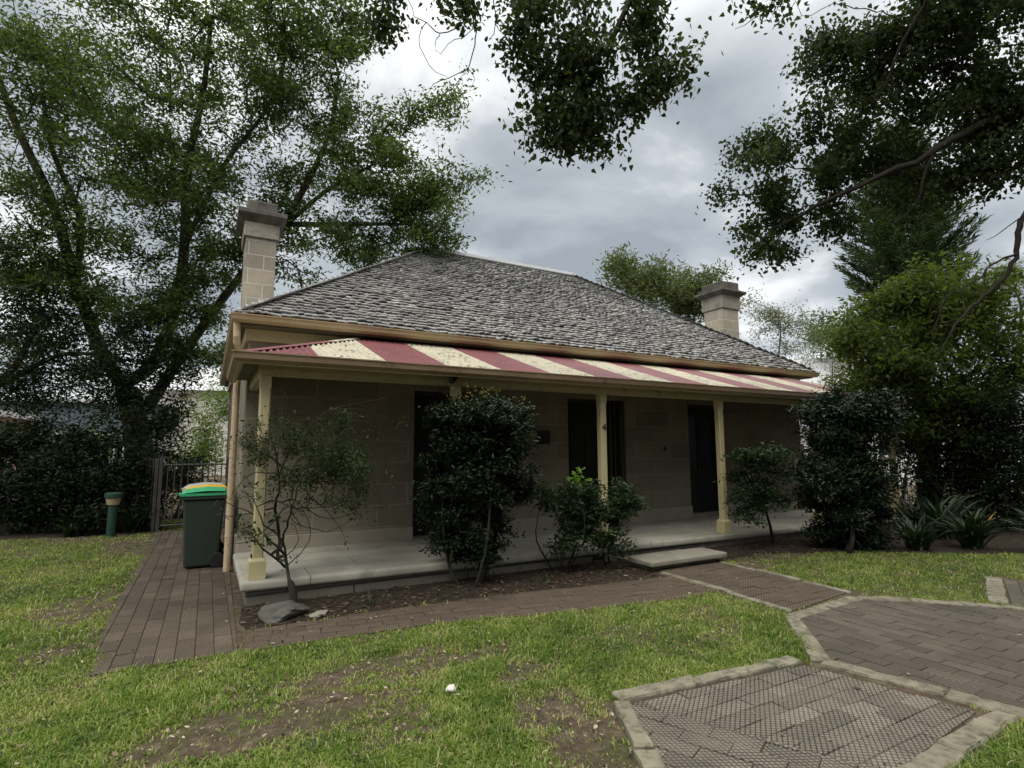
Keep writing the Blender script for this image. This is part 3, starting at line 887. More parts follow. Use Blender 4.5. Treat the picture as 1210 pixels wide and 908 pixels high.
# main entrance with panelled jamb at its right
f = MB(); y = D + 0.18; z0, z1 = 0.262, 2.53
for a, b, q in ((5.31, 5.38, 0.0), (6.20, 6.27, -0.02), (6.33, 6.38, -0.05), (6.45, 6.50, -0.03), (6.56, 6.65, -0.1)):
    f.box(a, b, y - 0.05 + q, y + 0.1, z0, z1)
f.box(5.38, 6.2, y - 0.05, y + 0.1, z1 - 0.08, z1); f.box(6.27, 6.33, y, y + 0.06, z0, z1); f.box(6.38, 6.45, y + 0.002, y + 0.06, z0, z1); f.box(6.5, 6.56, y, y + 0.06, z0, z1)
d = f.build('door', M['frame'], house, bevel=0.006)
l = MB()
l.box(5.385, 6.195, y + 0.02, y + 0.06, z0 + 0.01, z1 - 0.085)
for a, b in ((5.47, 5.76), (5.82, 6.11)):
    for c0, c1 in ((z0 + 0.18, z0 + 0.8), (z0 + 1.0, z0 + 2.0)):
        l.box(a, b, y + 0.006, y + 0.018, c0, c1)
l.build('door_leaf', M['door'], d, bevel=0.006)
k = MB(); k.tube([(6.12, y - 0.04, z0 + 1.0), (6.12, y + 0.018, z0 + 1.0)], 0.025, 12); k.build('handle', M['black'], d, smooth=True)
MB().box(7.62, 7.68, D - 0.02, D - 0.002, 1.55, 1.64).build('doorbell', M['black'], house, bevel=0.004)

# main roof: battens of split shingles on the four hips
E0 = Vector((-0.16, 1.52)); E1 = Vector((12.27, 9.9)); ZE, ZR = 3.40, 6.36
RX0, RX1, RY = 3.92, 8.12, 5.71
def roof_z(x, y):
    return min(ZE + (ZR - ZE) * (y - E0.y) / (RY - E0.y), ZE + (ZR - ZE) * (E1.y - y) / (E1.y - RY),
               ZE + (ZR - ZE) * (x - E0.x) / (RX0 - E0.x), ZE + (ZR - ZE) * (E1.x - x) / (E1.x - RX1))
A_, B_, C_, D_ = Vector((E0.x, E0.y, ZE)), Vector((E1.x, E0.y, ZE)), Vector((E1.x, E1.y, ZE)), Vector((E0.x, E1.y, ZE))
P_, Q_ = Vector((RX0, RY, ZR)), Vector((RX1, RY, ZR))
mb = MB()
dn = Vector((0, 0, 0.035))
mb.add([tuple(v - dn) for v in (A_, B_, C_, D_, P_, Q_)], [(0, 1, 5, 4), (1, 2, 5), (2, 3, 4, 5), (3, 0, 4)])
r = random.Random(5)
def shingles(a, b, tl, tr, expo=0.118, wid=0.115):
    """courses from eave a-b up to the line tl-tr"""
    ex = (b - a); Le = ex.length; ex = ex / Le
    up = tl - a; up = up - ex * up.dot(ex); Ls = up.length; up = up / Ls
    nm = ex.cross(up)
    s0 = (tl - a).dot(ex); s1 = (tr - a).dot(ex)
    k = 0; v = -0.03
    while v < Ls - 0.02:
        t0 = max(0, v) / Ls
        lo = s0 * t0; hi = Le + (s1 - Le) * t0
        u = lo - r.random() * wid
        wave = 0.012 * math.sin(k * 0.7)
        while u < hi:
            w = wid * r.uniform(0.75, 1.3)
            u0, u1 = max(u, lo - 0.01), min(u + w - 0.006, hi + 0.01)
            if u1 - u0 > 0.03:
                vb = v + r.gauss(0, 0.006) + wave
                ln = min(expo * 2.1, Ls - v + 0.02)
                th = r.uniform(0.014, 0.026); lift = abs(r.gauss(0.012, 0.006)) + 0.020; tw = r.gauss(0, 0.004)
                curl = r.gauss(0.004, 0.004)
                sk = r.gauss(0, 0.006)
                p = lambda uu, vv, hh: tuple(a + ex * uu + up * vv + nm * hh)
                um = (u0 + u1) / 2
                vm = vb + ln * 0.45
                vs = [p(u0, vb + sk, lift + tw), p(um, vb, lift + curl), p(u1, vb - sk, lift - tw),
                      p(u0, vb + sk + 0.003, lift + th + tw), p(um, vb + 0.003, lift + th + curl), p(u1, vb - sk + 0.003, lift + th - tw),
                      p(u0, vb + ln, 0.0), p(um, vb + ln, 0.0), p(u1, vb + ln, 0.0)]
                mb.add(vs, [(0, 1, 4, 3), (1, 2, 5, 4), (3, 4, 7, 6), (4, 5, 8, 7), (0, 3, 6), (2, 8, 5)], 0, min(1, max(0, r.gauss(0.55, 0.14))))
            u += w
        v += expo * r.uniform(0.94, 1.06); k += 1
shingles(A_, B_, P_, Q_)
shingles(D_, A_, P_, P_)
shingles(B_, C_, Q_, Q_)
shingles(C_, D_, Q_, P_, expo=0.3, wid=0.3)
def hipcaps(a, b):
    L = (b - a).length; d = (b - a) / L; s = 0.0
    side = Vector((-d.y, d.x, 0)).normalized(); upv = side.cross(d) * -1
    if upv.z < 0: upv = -upv
    while s < L - 0.45:
        for sg in (-1, 1):
            w = 0.10 * r.uniform(0.9, 1.1); lift = 0.022 + r.gauss(0, 0.002)
            p = lambda q, o, h: tuple(a + d * q + side * (sg * o) + upv * (h - o * 0.42))
            j = r.gauss(0, 0.01)
            mb.add([p(s + j, 0, lift + 0.012), p(s + j, w, lift + 0.012), p(s + 0.27, w, 0.02), p(s + 0.27, 0, 0.022), p(s + j, 0, lift), p(s + j, w, lift)],
                   [(0, 1, 2, 3), (4, 5, 1, 0)], 0, r.random() * 0.7)
        s += 0.13 * r.uniform(0.9, 1.1)
for a, b in ((A_, P_), (B_, Q_), (C_, Q_), (D_, P_)): hipcaps(a, b)
roof = mb.build('roof', M['shingle'], house, rnd=True, recalc=False)
rc = MB()
rc.sweep([(0.16, ZR - 0.045), (0.16, ZR - 0.02), (0.03, ZR + 0.10), (-0.03, ZR + 0.10), (-0.16, ZR - 0.02), (-0.16, ZR - 0.045), (0, ZR + 0.07)], [(RX0 - 0.12, RY), (RX1 + 0.12, RY)])
rc.build('ridge_cap', M['ridge'], roof)

# eaves: soffit, frieze board, gutter
mb = MB()
mb.box(E0.x + 0.03, E1.x - 0.03, E0.y + 0.03, D + 0.3, 3.262, 3.28); mb.box(E0.x + 0.03, XL + 0.3, D + 0.3, E1.y - 0.03, 3.262, 3.28); mb.box(XR - 0.3, E1.x - 0.03, D + 0.3, E1.y - 0.03, 3.262, 3.28)
mb.build('soffit', M['lining'], house)
mb = MB()
mb.sweep([(0.0, 3.10), (0.05, 3.10), (0.055, 3.26), (0.0, 3.26)], [(XL, YB), (XL, D), (XR, D), (XR, YB)][::1])
mb.build('frieze_board', M['cream'], house)
GUT = [(0.0, 0.0), (0.07, 0.0), (0.105, 0.03), (0.115, 0.085), (0.125, 0.092), (0.125, 0.105), (0.105, 0.105), (0.105, 0.092), (0.095, 0.035), (0.066, 0.01), (0.01, 0.01), (0.01, 0.105), (0.0, 0.105)]
mb = MB()
eave_line = [(E0.x + 0.03, E1.y), (E0.x + 0.03, E0.y + 0.03), (E1.x - 0.03, E0.y + 0.03), (E1.x - 0.03, E1.y)]
mb.sweep([(o, 3.285 + u) for o, u in GUT], eave_line)
mb.build('gutter', M['gutter'], house)

# chimneys
def chimney(x0, x1, y0, y1, zb, z1, z2, z3, z4, cap, ragged):
    mb = MB(); mb.box(x0, x1, y0, y1, zb, z1)
    ch = mb.build('chimney', M['chimney'], house, bevel=0.008)
    MB().box(x0 - 0.04, x1 + 0.04, y0 - 0.04, y1 + 0.04, z1 + 0.002, z2).build('neck_course', M['chimney_neck'], ch, bevel=0.01)
    mb = MB()
    mb.frustum((x0 - 0.05, x1 + 0.05, y0 - 0.05, y1 + 0.05), z2 + 0.002, (x0 - cap, x1 + cap, y0 - cap, y1 + cap), z2 + (z3 - z2) * 0.55)
    mb.box(x0 - cap, x1 + cap, y0 - cap, y1 + cap, z2 + (z3 - z2) * 0.55 + 0.001, z3)
    c = mb.build('cap', M['chimney_dark'], ch, bevel=0.012)
    mb = MB()
    if ragged:
        mb.box(x0 - 0.05, (x0 + x1) / 2 - 0.02, y0 - 0.05, y1 + 0.02, z3 + 0.002, z4 - 0.02); mb.box((x0 + x1) / 2 - 0.015, x1 + 0.03, y0 - 0.04, y1 + 0.03, z3 + 0.002, z4)
    else:
        mb.box(x0 - 0.01, x1 + 0.0, y0 - 0.02, y1 + 0.02, z3 + 0.002, z4)
    mb.build('crown_block', M['chimney_dark'], ch, bevel=0.03)
chimney(-0.03, 0.46, 3.9, 4.75, 3.3, 5.33, 5.60, 5.80, 6.02, 0.15, False)
chimney(11.4, 12.02, 3.38, 4.0, 3.5, 5.32, 5.68, 5.82, 6.08, 0.17, True)

# verandah roof: corrugated sheets, striped red and cream, hipped at both ends
VX0, VX1, VY0, VZ0 = -0.2, 12.68, -0.25, 2.60
VH = 1.78; VZ1 = 3.29; VY1 = D - 0.012
def corr(name_parent):
    mb = MB()
    sl = (VZ1 - VZ0) / (VY1 - VY0)
    n_per = 0.0762; seg = 8; amp = 0.013
    nx = int((VX1 - VX0) / n_per * seg)
    cols = []
    for i in range(nx + 1):
        x = VX0 + (VX1 - VX0) * i / nx
        k = min(1.0, (x - VX0) / VH, (VX1 - x) / VH)
        y1 = VY0 + (VY1 - VY0) * max(0.0, k)
        h = amp * math.sin(2 * PI * i / seg)
        cols.append([(x, VY0 + (y1 - VY0) * j / 5, VZ0 + sl * (y1 - VY0) * j / 5 + h) for j in range(6)])
    b0 = len(mb.v)
    for c in cols: mb.v.extend(c)
    for i in range(nx):
        xm = VX0 + (VX1 - VX0) * (i + 0.5) / nx
        k = math.floor((xm - 0.62) / 0.762)
        mi = 0 if (k % 2) else 1
        for j in range(5):
            mb.f.append([b0 + i * 6 + j, b0 + (i + 1) * 6 + j, b0 + (i + 1) * 6 + j + 1, b0 + i * 6 + j + 1]); mb.mi.append(mi); mb.r.append(0.5)
    for side in (0, 1):
        xe, xi = (VX0, VX0 + VH) if side == 0 else (VX1, VX1 - VH)
        ny = int((VY1 - VY0) / n_per * seg)
        b0 = len(mb.v)
        for i in range(ny + 1):
            y = VY0 + (VY1 - VY0) * i / ny
            x1 = xe + (xi - xe) * i / ny
            h = amp * math.sin(2 * PI * i / seg)
            for j in range(3):
                mb.v.append((xe + (x1 - xe) * j / 2, y, VZ0 + (VZ1 - VZ0) * (i / ny) * j / 2 + h))
        for i in range(ny):
            mi = int(math.floor((VY0 + (VY1 - VY0) * i / ny - 0.4) / 0.762)) % 2
            for j in range(2):
                q = [b0 + i * 3 + j, b0 + (i + 1) * 3 + j, b0 + (i + 1) * 3 + j + 1, b0 + i * 3 + j + 1]
                mb.f.append(q if side else q[::-1]); mb.mi.append(mi); mb.r.append(0.5)
    o = mb.build('verandah_roof', [M['red_iron'], M['cream_iron']], house, recalc=False, smooth=True)
    # folded flashings down the hips, painted like the sheets they lie on
    for xe, xi, sgn in ((VX0, VX0 + VH, 1), (VX1, VX1 - VH, -1)):
        a = Vector((xe, VY0, VZ0 + 0.018)); b = Vector((xi, VY1, VZ1 + 0.018)); d = (b - a)
        fl = MB()
        mid = 0.62 if sgn == 1 else 0.35
        for q0, q1, mi in ((0.0, mid, 0), (mid, 1.0, 1)):
            p0 = a + d * q0; p1 = a + d * q1
            ox = Vector((0.11 * sgn, 0, 0.0)); oy = Vector((0, 0.12, 0.0))
            fl.add([tuple(p0 + ox), tuple(p0), tuple(p0 + oy), tuple(p1 + ox), tuple(p1), tuple(p1 + oy)], [(0, 1, 4, 3), (1, 2, 5, 4)], mi)
        fl.build('hip_flashing', [M['red_iron'], M['cream_iron']], o, recalc=False)
    return o
vroof = corr(None)
mb = MB()
mb.box(VX0 + VH, VX1 - VH, VY1 - 0.09, VY1 - 0.001, VZ1 + 0.006, VZ1 + 0.02); mb.build('wall_flashing', M['gutter_brown'], vroof)
# lining under the sheets
mb = MB()
mb.add([(VX0 + 0.05, VY0 + 0.05, VZ0 - 0.03), (VX1 - 0.05, VY0 + 0.05, VZ0 - 0.03), (VX1 - VH, VY1, VZ1 - 0.05), (VX0 + VH, VY1, VZ1 - 0.05), (VX0 + 0.05, VY1, VZ0 - 0.03), (VX1 - 0.05, VY1, VZ0 - 0.03)],
       [(0, 1, 2, 3), (0, 3, 4), (1, 5, 2)])
mb.build('roof_lining', M['lining'], vroof)
mb = MB()
mb.sweep([(o, 2.505 + u) for o, u in GUT], [(VX0 + 0.06, D - 0.01), (VX0 + 0.06, VY0 + 0.06), (VX1 - 0.06, VY0 + 0.06), (VX1 - 0.06, D - 0.01)])
mb.build('verandah_gutter', M['gutter_brown'], house)
mb = MB()
mb.sweep([(0.0, 2.49), (0.025, 2.49), (0.025, 2.60), (0.0, 2.60)], [(VX0 + 0.033, D - 0.01), (VX0 + 0.033, VY0 + 0.033), (VX1 - 0.033, VY0 + 0.033), (VX1 - 0.033, D - 0.01)])
mb.sweep([(-0.02, 2.46), (0.0, 2.46), (0.0, 2.485), (-0.02, 2.485)], [(0.03, D - 0.01), (0.03, 0.03), (12.5, 0.03), (12.5, D - 0.01)])
mb.build('fascia', M['beam'], house)
mb = MB()     # boxed eave between the beam and the gutter
mb.box(VX0 + 0.06, VX1 - 0.06, VY0 + 0.06, 0.035, 2.545, 2.56); mb.box(VX0 + 0.06, 0.035, 0.036, D - 0.01, 2.545, 2.56); mb.box(12.5, VX1 - 0.06, 0.036, D - 0.01, 2.545, 2.56)
mb.build('verandah_soffit', M['lining'], house)
mb = MB()
mb.box(0.035, 12.62, 0.035, 0.145, 2.41, 2.57)
mb.box(0.035, 0.135, 0.147, D - 0.003, 2.412, 2.57); mb.box(12.5, 12.61, 0.147, D - 0.003, 2.412, 2.57)
mb.build('beam', M['beam'], house, bevel=0.006)

# verandah floor
mb = MB()
mb.box(-0.06, 12.75, -0.06, D - 0.002, 0.155, 0.255)
fl = mb.build('verandah_floor', M['slab'], house, bevel=0.034, seg=4, fn=lambda x, y, z: (x, y, z - 0.0085 * x))
fl.data.polygons.foreach_set('use_smooth', [True] * len(fl.data.polygons))
mb = MB()
mb.box(0.0, 12.69, 0.0, D - 0.004, -0.05, 0.153)
mb.build('plinth', M['plinth'], house, bevel=0.008, fn=lambda x, y, z: (x, y, z - (0.0085 * x if z > 0.1 else 0)))
mb = MB()
mb.box(4.42, 4.62, -0.004, 0.004, 0.03, 0.10); mb.build('air_vent', M['black'], house)

# posts
def post_mesh():
    zf_ = 0.0; top = 2.20
    mb = MB()
    h = 0.055; c = 0.014
    def oct_(hh, cc): return [(-hh + cc, -hh), (hh - cc, -hh), (hh, -hh + cc), (hh, hh - cc), (hh - cc, hh), (-hh + cc, hh), (-hh, hh - cc), (-hh, -hh + cc)]
    mb.prism(oct_(h, c), 0.2, top - 0.14)
    mb.prism(oct_(h + 0.001, 0.001), top - 0.1385, top)
    return mb
PX = [0.095, 2.35, 4.71, 7.23, 9.85, 12.56]
o0 = None; b0 = None
for i, px in enumerate(PX):
    z = fz(px)
    if o0 is None:
        o0 = post_mesh().build('post', M['cream'], None, bevel=0.003)
        bb = MB(); bb.box(-0.085, 0.085, -0.085, 0.085, 0.0, 0.19); bb.frustum((-0.085, 0.085, -0.085, 0.085), 0.1905, (-0.06, 0.06, -0.06, 0.06), 0.222)
        b0 = bb.build('post_base', M['cream'], None, bevel=0.004)
        p, q = o0, b0
    else:
        p = o0.copy(); COL.objects.link(p); q = b0.copy(); COL.objects.link(q)
    p.parent = house; p.location = (px, 0.09, z); p.scale = (1, 1, (2.409 - z) / 2.20)
    q.parent = p; q.location = (0, 0, 0)
    ORIG[p] = Vector((px, 0.09, z))
    if i == 2: post3 = p

# the house number on the third post
cu = bpy.data.curves.new('n', 'FONT'); cu.body = '4'; cu.size = 0.15; cu.extrude = 0.004; cu.align_x = 'CENTER'; cu.align_y = 'CENTER'
to = bpy.data.objects.new('n', cu); COL.objects.link(to)
dg = bpy.context.evaluated_depsgraph_get()
me = bpy.data.meshes.new_from_object(to.evaluated_get(dg))
bpy.data.objects.remove(to); bpy.data.curves.remove(cu)
me.name = 'house_number'
me.transform(Matrix.Translation((0.0, -0.0605, 1.70)) @ Matrix.Rotation(PI / 2, 4, 'X'))
me.materials.clear(); me.materials.append(M['black'])
no = bpy.data.objects.new('house_number', me); COL.objects.link(no); no.parent = post3

# downpipe at the corner
mb = MB()
pr = 0.045
cx, cy = -0.12, D - 0.02
mb.tube([(-0.17, E0.y + 0.06, 3.29), (-0.165, E0.y + 0.06, 3.10), (-0.16, E0.y + 0.10, 3.03), (cx, cy - 0.06, 2.93), (cx, cy + 0.12, 2.86), (cx, cy + 0.12, 2.7), (cx, cy + 0.12, 0.01)], pr, 14)
for z in (0.45, 1.5, 2.6):
    mb.tube([(cx, cy + 0.12, z), (cx, cy + 0.12, z + 0.03)], pr + 0.005, 14)
mb.build('downpipe', M['downpipe'], house, smooth=False)

# small black spotlight under the verandah gutter
sp = thing('floodlight', 'small black spotlight fixed to the verandah beam above the tall shrub', 'spotlight', (2.28, 0.03, 2.55))
mb = MB(); mb.box(2.25, 2.31, 0.015, 0.033, 2.50, 2.56); mb.tube([(2.28, 0.02, 2.53), (2.28, -0.06, 2.50)], 0.01, 8); mb.build('bracket', M['black'], sp)
mb = MB(); mb.tube([(2.32, -0.03, 2.52), (2.28, -0.06, 2.50), (2.22, -0.10, 2.46), (2.21, -0.105, 2.455)], [0.02, 0.035, 0.045, 0.045], 12); mb.build('lamp_head', M['black'], sp)

# plaque on the wall
pq = thing('wall_plaque', 'small dark rectangular plaque fixed to the sandstone wall beside the central doorway', 'plaque', (4.76, D - 0.004, 1.8))
MB().box(4.62, 4.90, D - 0.022, D - 0.004, 1.68, 1.92).build('plate', M['black'], pq, bevel=0.004)
mb = MB()
for a in ((4.62, 4.90, 1.68, 1.694), (4.62, 4.90, 1.906, 1.92), (4.62, 4.634, 1.695, 1.905), (4.886, 4.90, 1.695, 1.905)):
    mb.box(a[0], a[1], D - 0.027, D - 0.0225, a[2], a[3])
mb.build('rim', M['frame'], pq)

# stone step
st = thing('stone_step', 'worn grey stone slab step resting against the verandah edge before the entrance', 'step', (5.5, -0.5, 0))
mb = MB(); mb.box(4.78, 6.02, -0.80, -0.09, 0.0, 0.065); mb.build('riser', M['plinth'], st, bevel=0.01)
mb = MB(); mb.box(4.68, 6.10, -0.92, -0.44, 0.067, 0.14); tr = mb.build('tread', M['step'], st, bevel=0.022, seg=3)

# ================================================================== BINS
def bin_(y0, lidmat, label, dx=0.0, skew=0.0):
    x0, x1 = -0.69 + dx, -0.14 + dx
    t = thing('wheelie_bin', label, 'bin', ((x0 + x1) / 2, y0 + 0.25, 0.012), group='wheelie bins along the side wall')
    y1 = y0 + 0.5; g = 0.015
    mb = MB()
    n = 10
    mb.frustum((x0 + 0.06, x1 - 0.09, y0 + 0.05, y1 - 0.05), 0.02 + g, (x0 + 0.015, x1 - 0.03, y0 + 0.012, y1 - 0.012), 0.93)
    mb.build('body', M['bin_body'], t, bevel=0.03, seg=3)
    mb = MB(); mb.box(x0 - 0.012, x1 - 0.0, y0 - 0.012, y1 + 0.012, 0.932, 0.985); mb.build('rim', M['bin_body'], t, bevel=0.012)
    mb = MB()
    mb.tube([(x1 - 0.05, y0 + 0.03, 0.96), (x1 + 0.05, y0 + 0.03, 1.0), (x1 + 0.05, y1 - 0.03, 1.0), (x1 - 0.05, y1 - 0.03, 0.96)], 0.016, 10)
    mb.build('handle', M['bin_body'], t, smooth=True)
    mb = MB()   # domed lid
    rows = [(-0.03, 0.99, 0.0), (-0.025, 1.02, 0.01), (0.08, 1.05, 0.03), (0.5, 1.068, 0.05), (0.92, 1.06, 0.03), (1.0, 1.02, 0.02), (1.02, 0.99, 0.02)]
    ny = 8
    for k, (u, z, cr) in enumerate(rows):
        for j in range(ny + 1):
            v = j / ny
            e = 0.02 if j in (0, ny) else 0.0
            mb.v.append((x0 + (x1 - x0) * u, y0 - 0.02 + 0.54 * v, z + cr * 0.5 * math.sin(PI * v) - e))
    for k in range(len(rows) - 1):
        for j in range(ny):
            mb.f.append([k * (ny + 1) + j, (k + 1) * (ny + 1) + j, (k + 1) * (ny + 1) + j + 1, k * (ny + 1) + j + 1]); mb.mi.append(0); mb.r.append(0.5)
    nv = len(mb.v)
    mb.box(x0 - 0.018, x1 + 0.01, y0 - 0.022, y0 - 0.006, 0.985, 1.02); mb.box(x0 - 0.018, x1 + 0.01, y1 + 0.006, y1 + 0.022, 0.985, 1.02)
    mb.box(x0 - 0.05, x0 - 0.018, y0 + 0.15, y0 + 0.35, 0.985, 1.01)
    mb.build('lid', lidmat, t)
    for yy in (y0 + 0.0, y1 - 0.055):
        w = MB()
        w.tube([(x1 - 0.10, yy, 0.10 + g), (x1 - 0.10, yy + 0.055, 0.10 + g)], 0.1, 20)
        wh = w.build('wheel', M['rubber'], t, bevel=0.01)
        h = MB(); h.tube([(x1 - 0.10, yy - 0.004, 0.10 + g), (x1 - 0.10, yy + 0.059, 0.10 + g)], 0.05, 16); h.build('hub', M['black'], wh)
    return t
bin_(2.22, M['bin_green'], 'dark green wheelie bin with a bright green lid, nearest the camera')
bin_(2.83, M['bin_yellow'], 'dark wheelie bin with a yellow lid, standing right behind the green lidded bin', dx=0.02)
bin_(3.46, M['bin_grey'], 'dark wheelie bin with a pale grey lid, the farthest of the row by the wall', dx=-0.01)

# ================================================================== BOLLARD LIGHT
bl = thing('bollard_light', 'short green bollard lamp with amber lens on the lawn edge by the hedge', 'garden lamp', (-1.92, 6.30, 0))
mb = MB(); lathe(mb, (-1.92, 6.30, 0), [(0.09, 0.0), (0.09, 0.02), (0.075, 0.03), (0.075, 0.58), (0.07, 0.585)]); mb.build('pillar', M['bollard'], bl, smooth=False)
mb = MB(); lathe(mb, (-1.92, 6.30, 0), [(0.072, 0.586), (0.1, 0.60), (0.125, 0.72)]); mb.build('lens', M['bollard_glass'], bl)
mb = MB(); lathe(mb, (-1.92, 6.30, 0), [(0.135, 0.722), (0.15, 0.735), (0.15, 0.80), (0.12, 0.82)]); mb.build('lamp_cap', M['bollard'], bl)

# ================================================================== FENCES
def fence(name, label, a, b, h, sp, posts, cat='fence', rail=(0.12, -0.14), bar=0.011):
    a, b = Vector(a), Vector(b); L = (b - a).length; d = (b - a) / L
    t = thing(name, label, cat, (a.x, a.y, 0))
    for z in (rail[0], h + rail[1]):
        MB().tube([(a.x, a.y, z), (b.x, b.y, z)], 0.018, 6).build('rail', M['iron'], t)
    for k in range(posts):
        p = a + d * (L * k / (posts - 1))
        mb = MB(); mb.box(p.x - 0.03, p.x + 0.03, p.y - 0.03, p.y + 0.03, 0, h + 0.02); mb.build('fence_post', M['iron'], t, bevel=0.004)
    n = int(L / sp)
    m0 = None
    bars = MB()
    for k in range(1, n):
        p = a + d * (L * k / n)
        bars.tube([(p.x, p.y, 0.06), (p.x, p.y, h - 0.02), (p.x, p.y, h)], [bar, bar, bar * 0.4], 6)
    bars.build('bars', M['iron'], t)
    return t
fence('metal_gate', 'grey metal bar gate across the side path beside the cottage wall', (-1.22, 6.62), (-0.03, 6.62), 1.45, 0.115, 2, 'gate')
fence('bar_fence', 'grey metal bar fence running left of the gate behind the hedge', (-3.4, 9.8), (-1.30, 6.70), 1.42, 0.115, 3)
fence('bar_fence', 'dark metal bar fence at the right side of the garden behind the shrubs', (12.9, 4.8), (22.0, -1.2), 1.7, 0.13, 6)

# ================================================================== NEIGHBOURING BUILDINGS
def building(label, p0, along, length, depth, h, wallm, wins, roofm=None, name='neighbouring_building', gable=0.0):
    """p0: near-left ground corner; along: unit direction of the front"""
    p0 = Vector((p0[0], p0[1], 0)); u = Vector((along[0], along[1], 0)).normalized(); n = Vector((-u.y, u.x, 0))
    t = thing(name, label, 'building', tuple(p0))
    def W(a, b, z): return tuple(p0 + u * a + n * b + Vector((0, 0, z)))
    def bx(mb, a0, a1, b0, b1, z0, z1):
        mb.add([W(a0, b0, z0), W(a1, b0, z0), W(a1, b1, z0), W(a0, b1, z0), W(a0, b0, z1), W(a1, b0, z1), W(a1, b1, z1), W(a0, b1, z1)],
               [(0, 3, 2, 1), (4, 5, 6, 7), (0, 1, 5, 4), (1, 2, 6, 5), (2, 3, 7, 6), (3, 0, 4, 7)])
    mb = MB(); bx(mb, 0, length, 0, depth, 0, h); mb.build('wall', wallm, t)
    mb = MB()
    if gable:
        o = 0.4
        mb.add([W(-o, -o, h), W(length + o, -o, h), W(length + o, depth + o, h), W(-o, depth + o, h), W(-o, depth / 2, h + gable), W(length + o, depth / 2, h + gable)],
               [(0, 1, 5, 4), (2, 3, 4, 5), (0, 4, 3), (1, 2, 5), (0, 3, 2, 1)])
    else:
        bx(mb, -0.25, length + 0.25, -0.25, depth + 0.25, h + 0.002, h + 0.22)
    mb.build('roof', roofm or M['white_trim'], t)
    for a, z, w, hh in wins:
        f = MB()
        bx(f, a, a + w, -0.05, -0.003, z, z + 0.07); bx(f, a, a + w, -0.05, -0.003, z + hh - 0.07, z + hh)
        m = max(1, int(w / 0.6))
        for k in range(m + 1):
            xx = a + (w - 0.06) * k / m
            bx(f, xx, xx + 0.06, -0.052, -0.002, z + 0.071, z + hh - 0.071)
        wd = f.build('window', M['white_trim'], t)
        g = MB(); bx(g, a + 0.03, a + w - 0.03, -0.02, -0.004, z + 0.04, z + hh - 0.04); g.build('pane', M['glass'], wd)
    return t

b1 = at(-60, 520, 30); b2 = at(150, 520, 33)
building('blue grey building with white framed windows seen through the trees at left', (b1.x, b1.y), (b2.x - b1.x, b2.y - b1.y), 9.6, 8, 4.4, M['grey_wall'],
         [(1.2 + 1.7 * k, 1.1, 1.3, 1.5) for k in range(5)])
b1 = at(160, 520, 34); b2 = at(300, 520, 36)
building('pale cream rendered house beyond the gate, seen past the cottage side wall', (b1.x, b1.y), (b2.x - b1.x, b2.y - b1.y), 8.5, 8, 5.4, M['pale_wall'], [(1.2, 3.0, 1.2, 1.4), (5.2, 3.0, 1.2, 1.4)], M['grey_roof'], gable=2.0)
b1 = at(-230, 520, 17); b2 = at(-100, 520, 18)
building('pinkish brick wall of a house at the far left edge behind the hedge', (b1.x, b1.y), (b2.x - b1.x, b2.y - b1.y), 3.6, 6, 2.9, M['pink_wall'], [(0.5, 1.0, 1.0, 1.2)], M['grey_roof'])
b1 = at(925, 540, 33); b2 = at(1060, 540, 33)
building('white house with a pale sheet gable roof behind the right chimney', (b1.x, b1.y), (b2.x - b1.x, b2.y - b1.y), 7.6, 9, 5.2, M['white_wall'], [(1.0, 3.2, 1.4, 1.4), (4.6, 3.2, 1.4, 1.4)], M['grey_roof'], gable=2.6)
b1 = at(985, 560, 24); b2 = at(1290, 560, 24)
building('long white wall of a building beyond the right hand bar fence', (b1.x, b1.y), (b2.x - b1.x, b2.y - b1.y), 13, 6, 2.5, M['white_wall'], [(2.0, 1.2, 1.2, 0.9), (8.5, 1.2, 1.2, 0.9)])

# ================================================================== TREES
def base_of(px, d, z=0.0):
    p = at(px, 560, d); return Vector((p.x, p.y, z))

# --- large multi-stemmed tree at the left
B = base_of(165, 14.0)
t = thing('tree', 'tall multi-stemmed leafy tree behind the gate, filling the upper left of the view', 'tree', tuple(B))
pl = Plant()
pl.limb([B, at(165, 540, 14), at(160, 500, 14.0), at(150, 462, 14)], 0.36, 0.26)
pl.limb([at(120, 415, 13.8), at(88, 330, 13.4), at(62, 240, 13), at(20, 150, 12.6), at(-20, 40, 12.2)], 0.17, 0.05, attach=1)
pl.limb([at(88, 330, 13.4), at(95, 260, 13.5), at(60, 170, 13), at(45, 60, 12.8)], 0.09, 0.03, attach=1)
pl.limb([at(180, 430, 14), at(208, 360, 13.7), at(218, 290, 13.4), at(222, 200, 13), at(240, 110, 12.6), at(250, 20, 12.2)], 0.17, 0.04, attach=1)
pl.limb([at(215, 300, 13.4), at(262, 200, 13), at(320, 120, 12.8), at(345, 30, 12.5)], 0.07, 0.02, attach=1)
pl.limb([at(175, 480, 14.1), at(205, 435, 14.2), at(262, 355, 14.0), at(320, 285, 13.6), at(380, 230, 13.2), at(440, 195, 12.9)], 0.15, 0.03, attach=1)
pl.limb([at(330, 275, 13.5), at(385, 170, 13), at(400, 90, 12.7)], 0.10, 0.03, attach=1)
pl.limb([at(345, 265, 13.5), at(430, 265, 13.2), at(500, 265, 13.0)], 0.08, 0.025, attach=1)
CLUMP[:] = [5, 0.2]
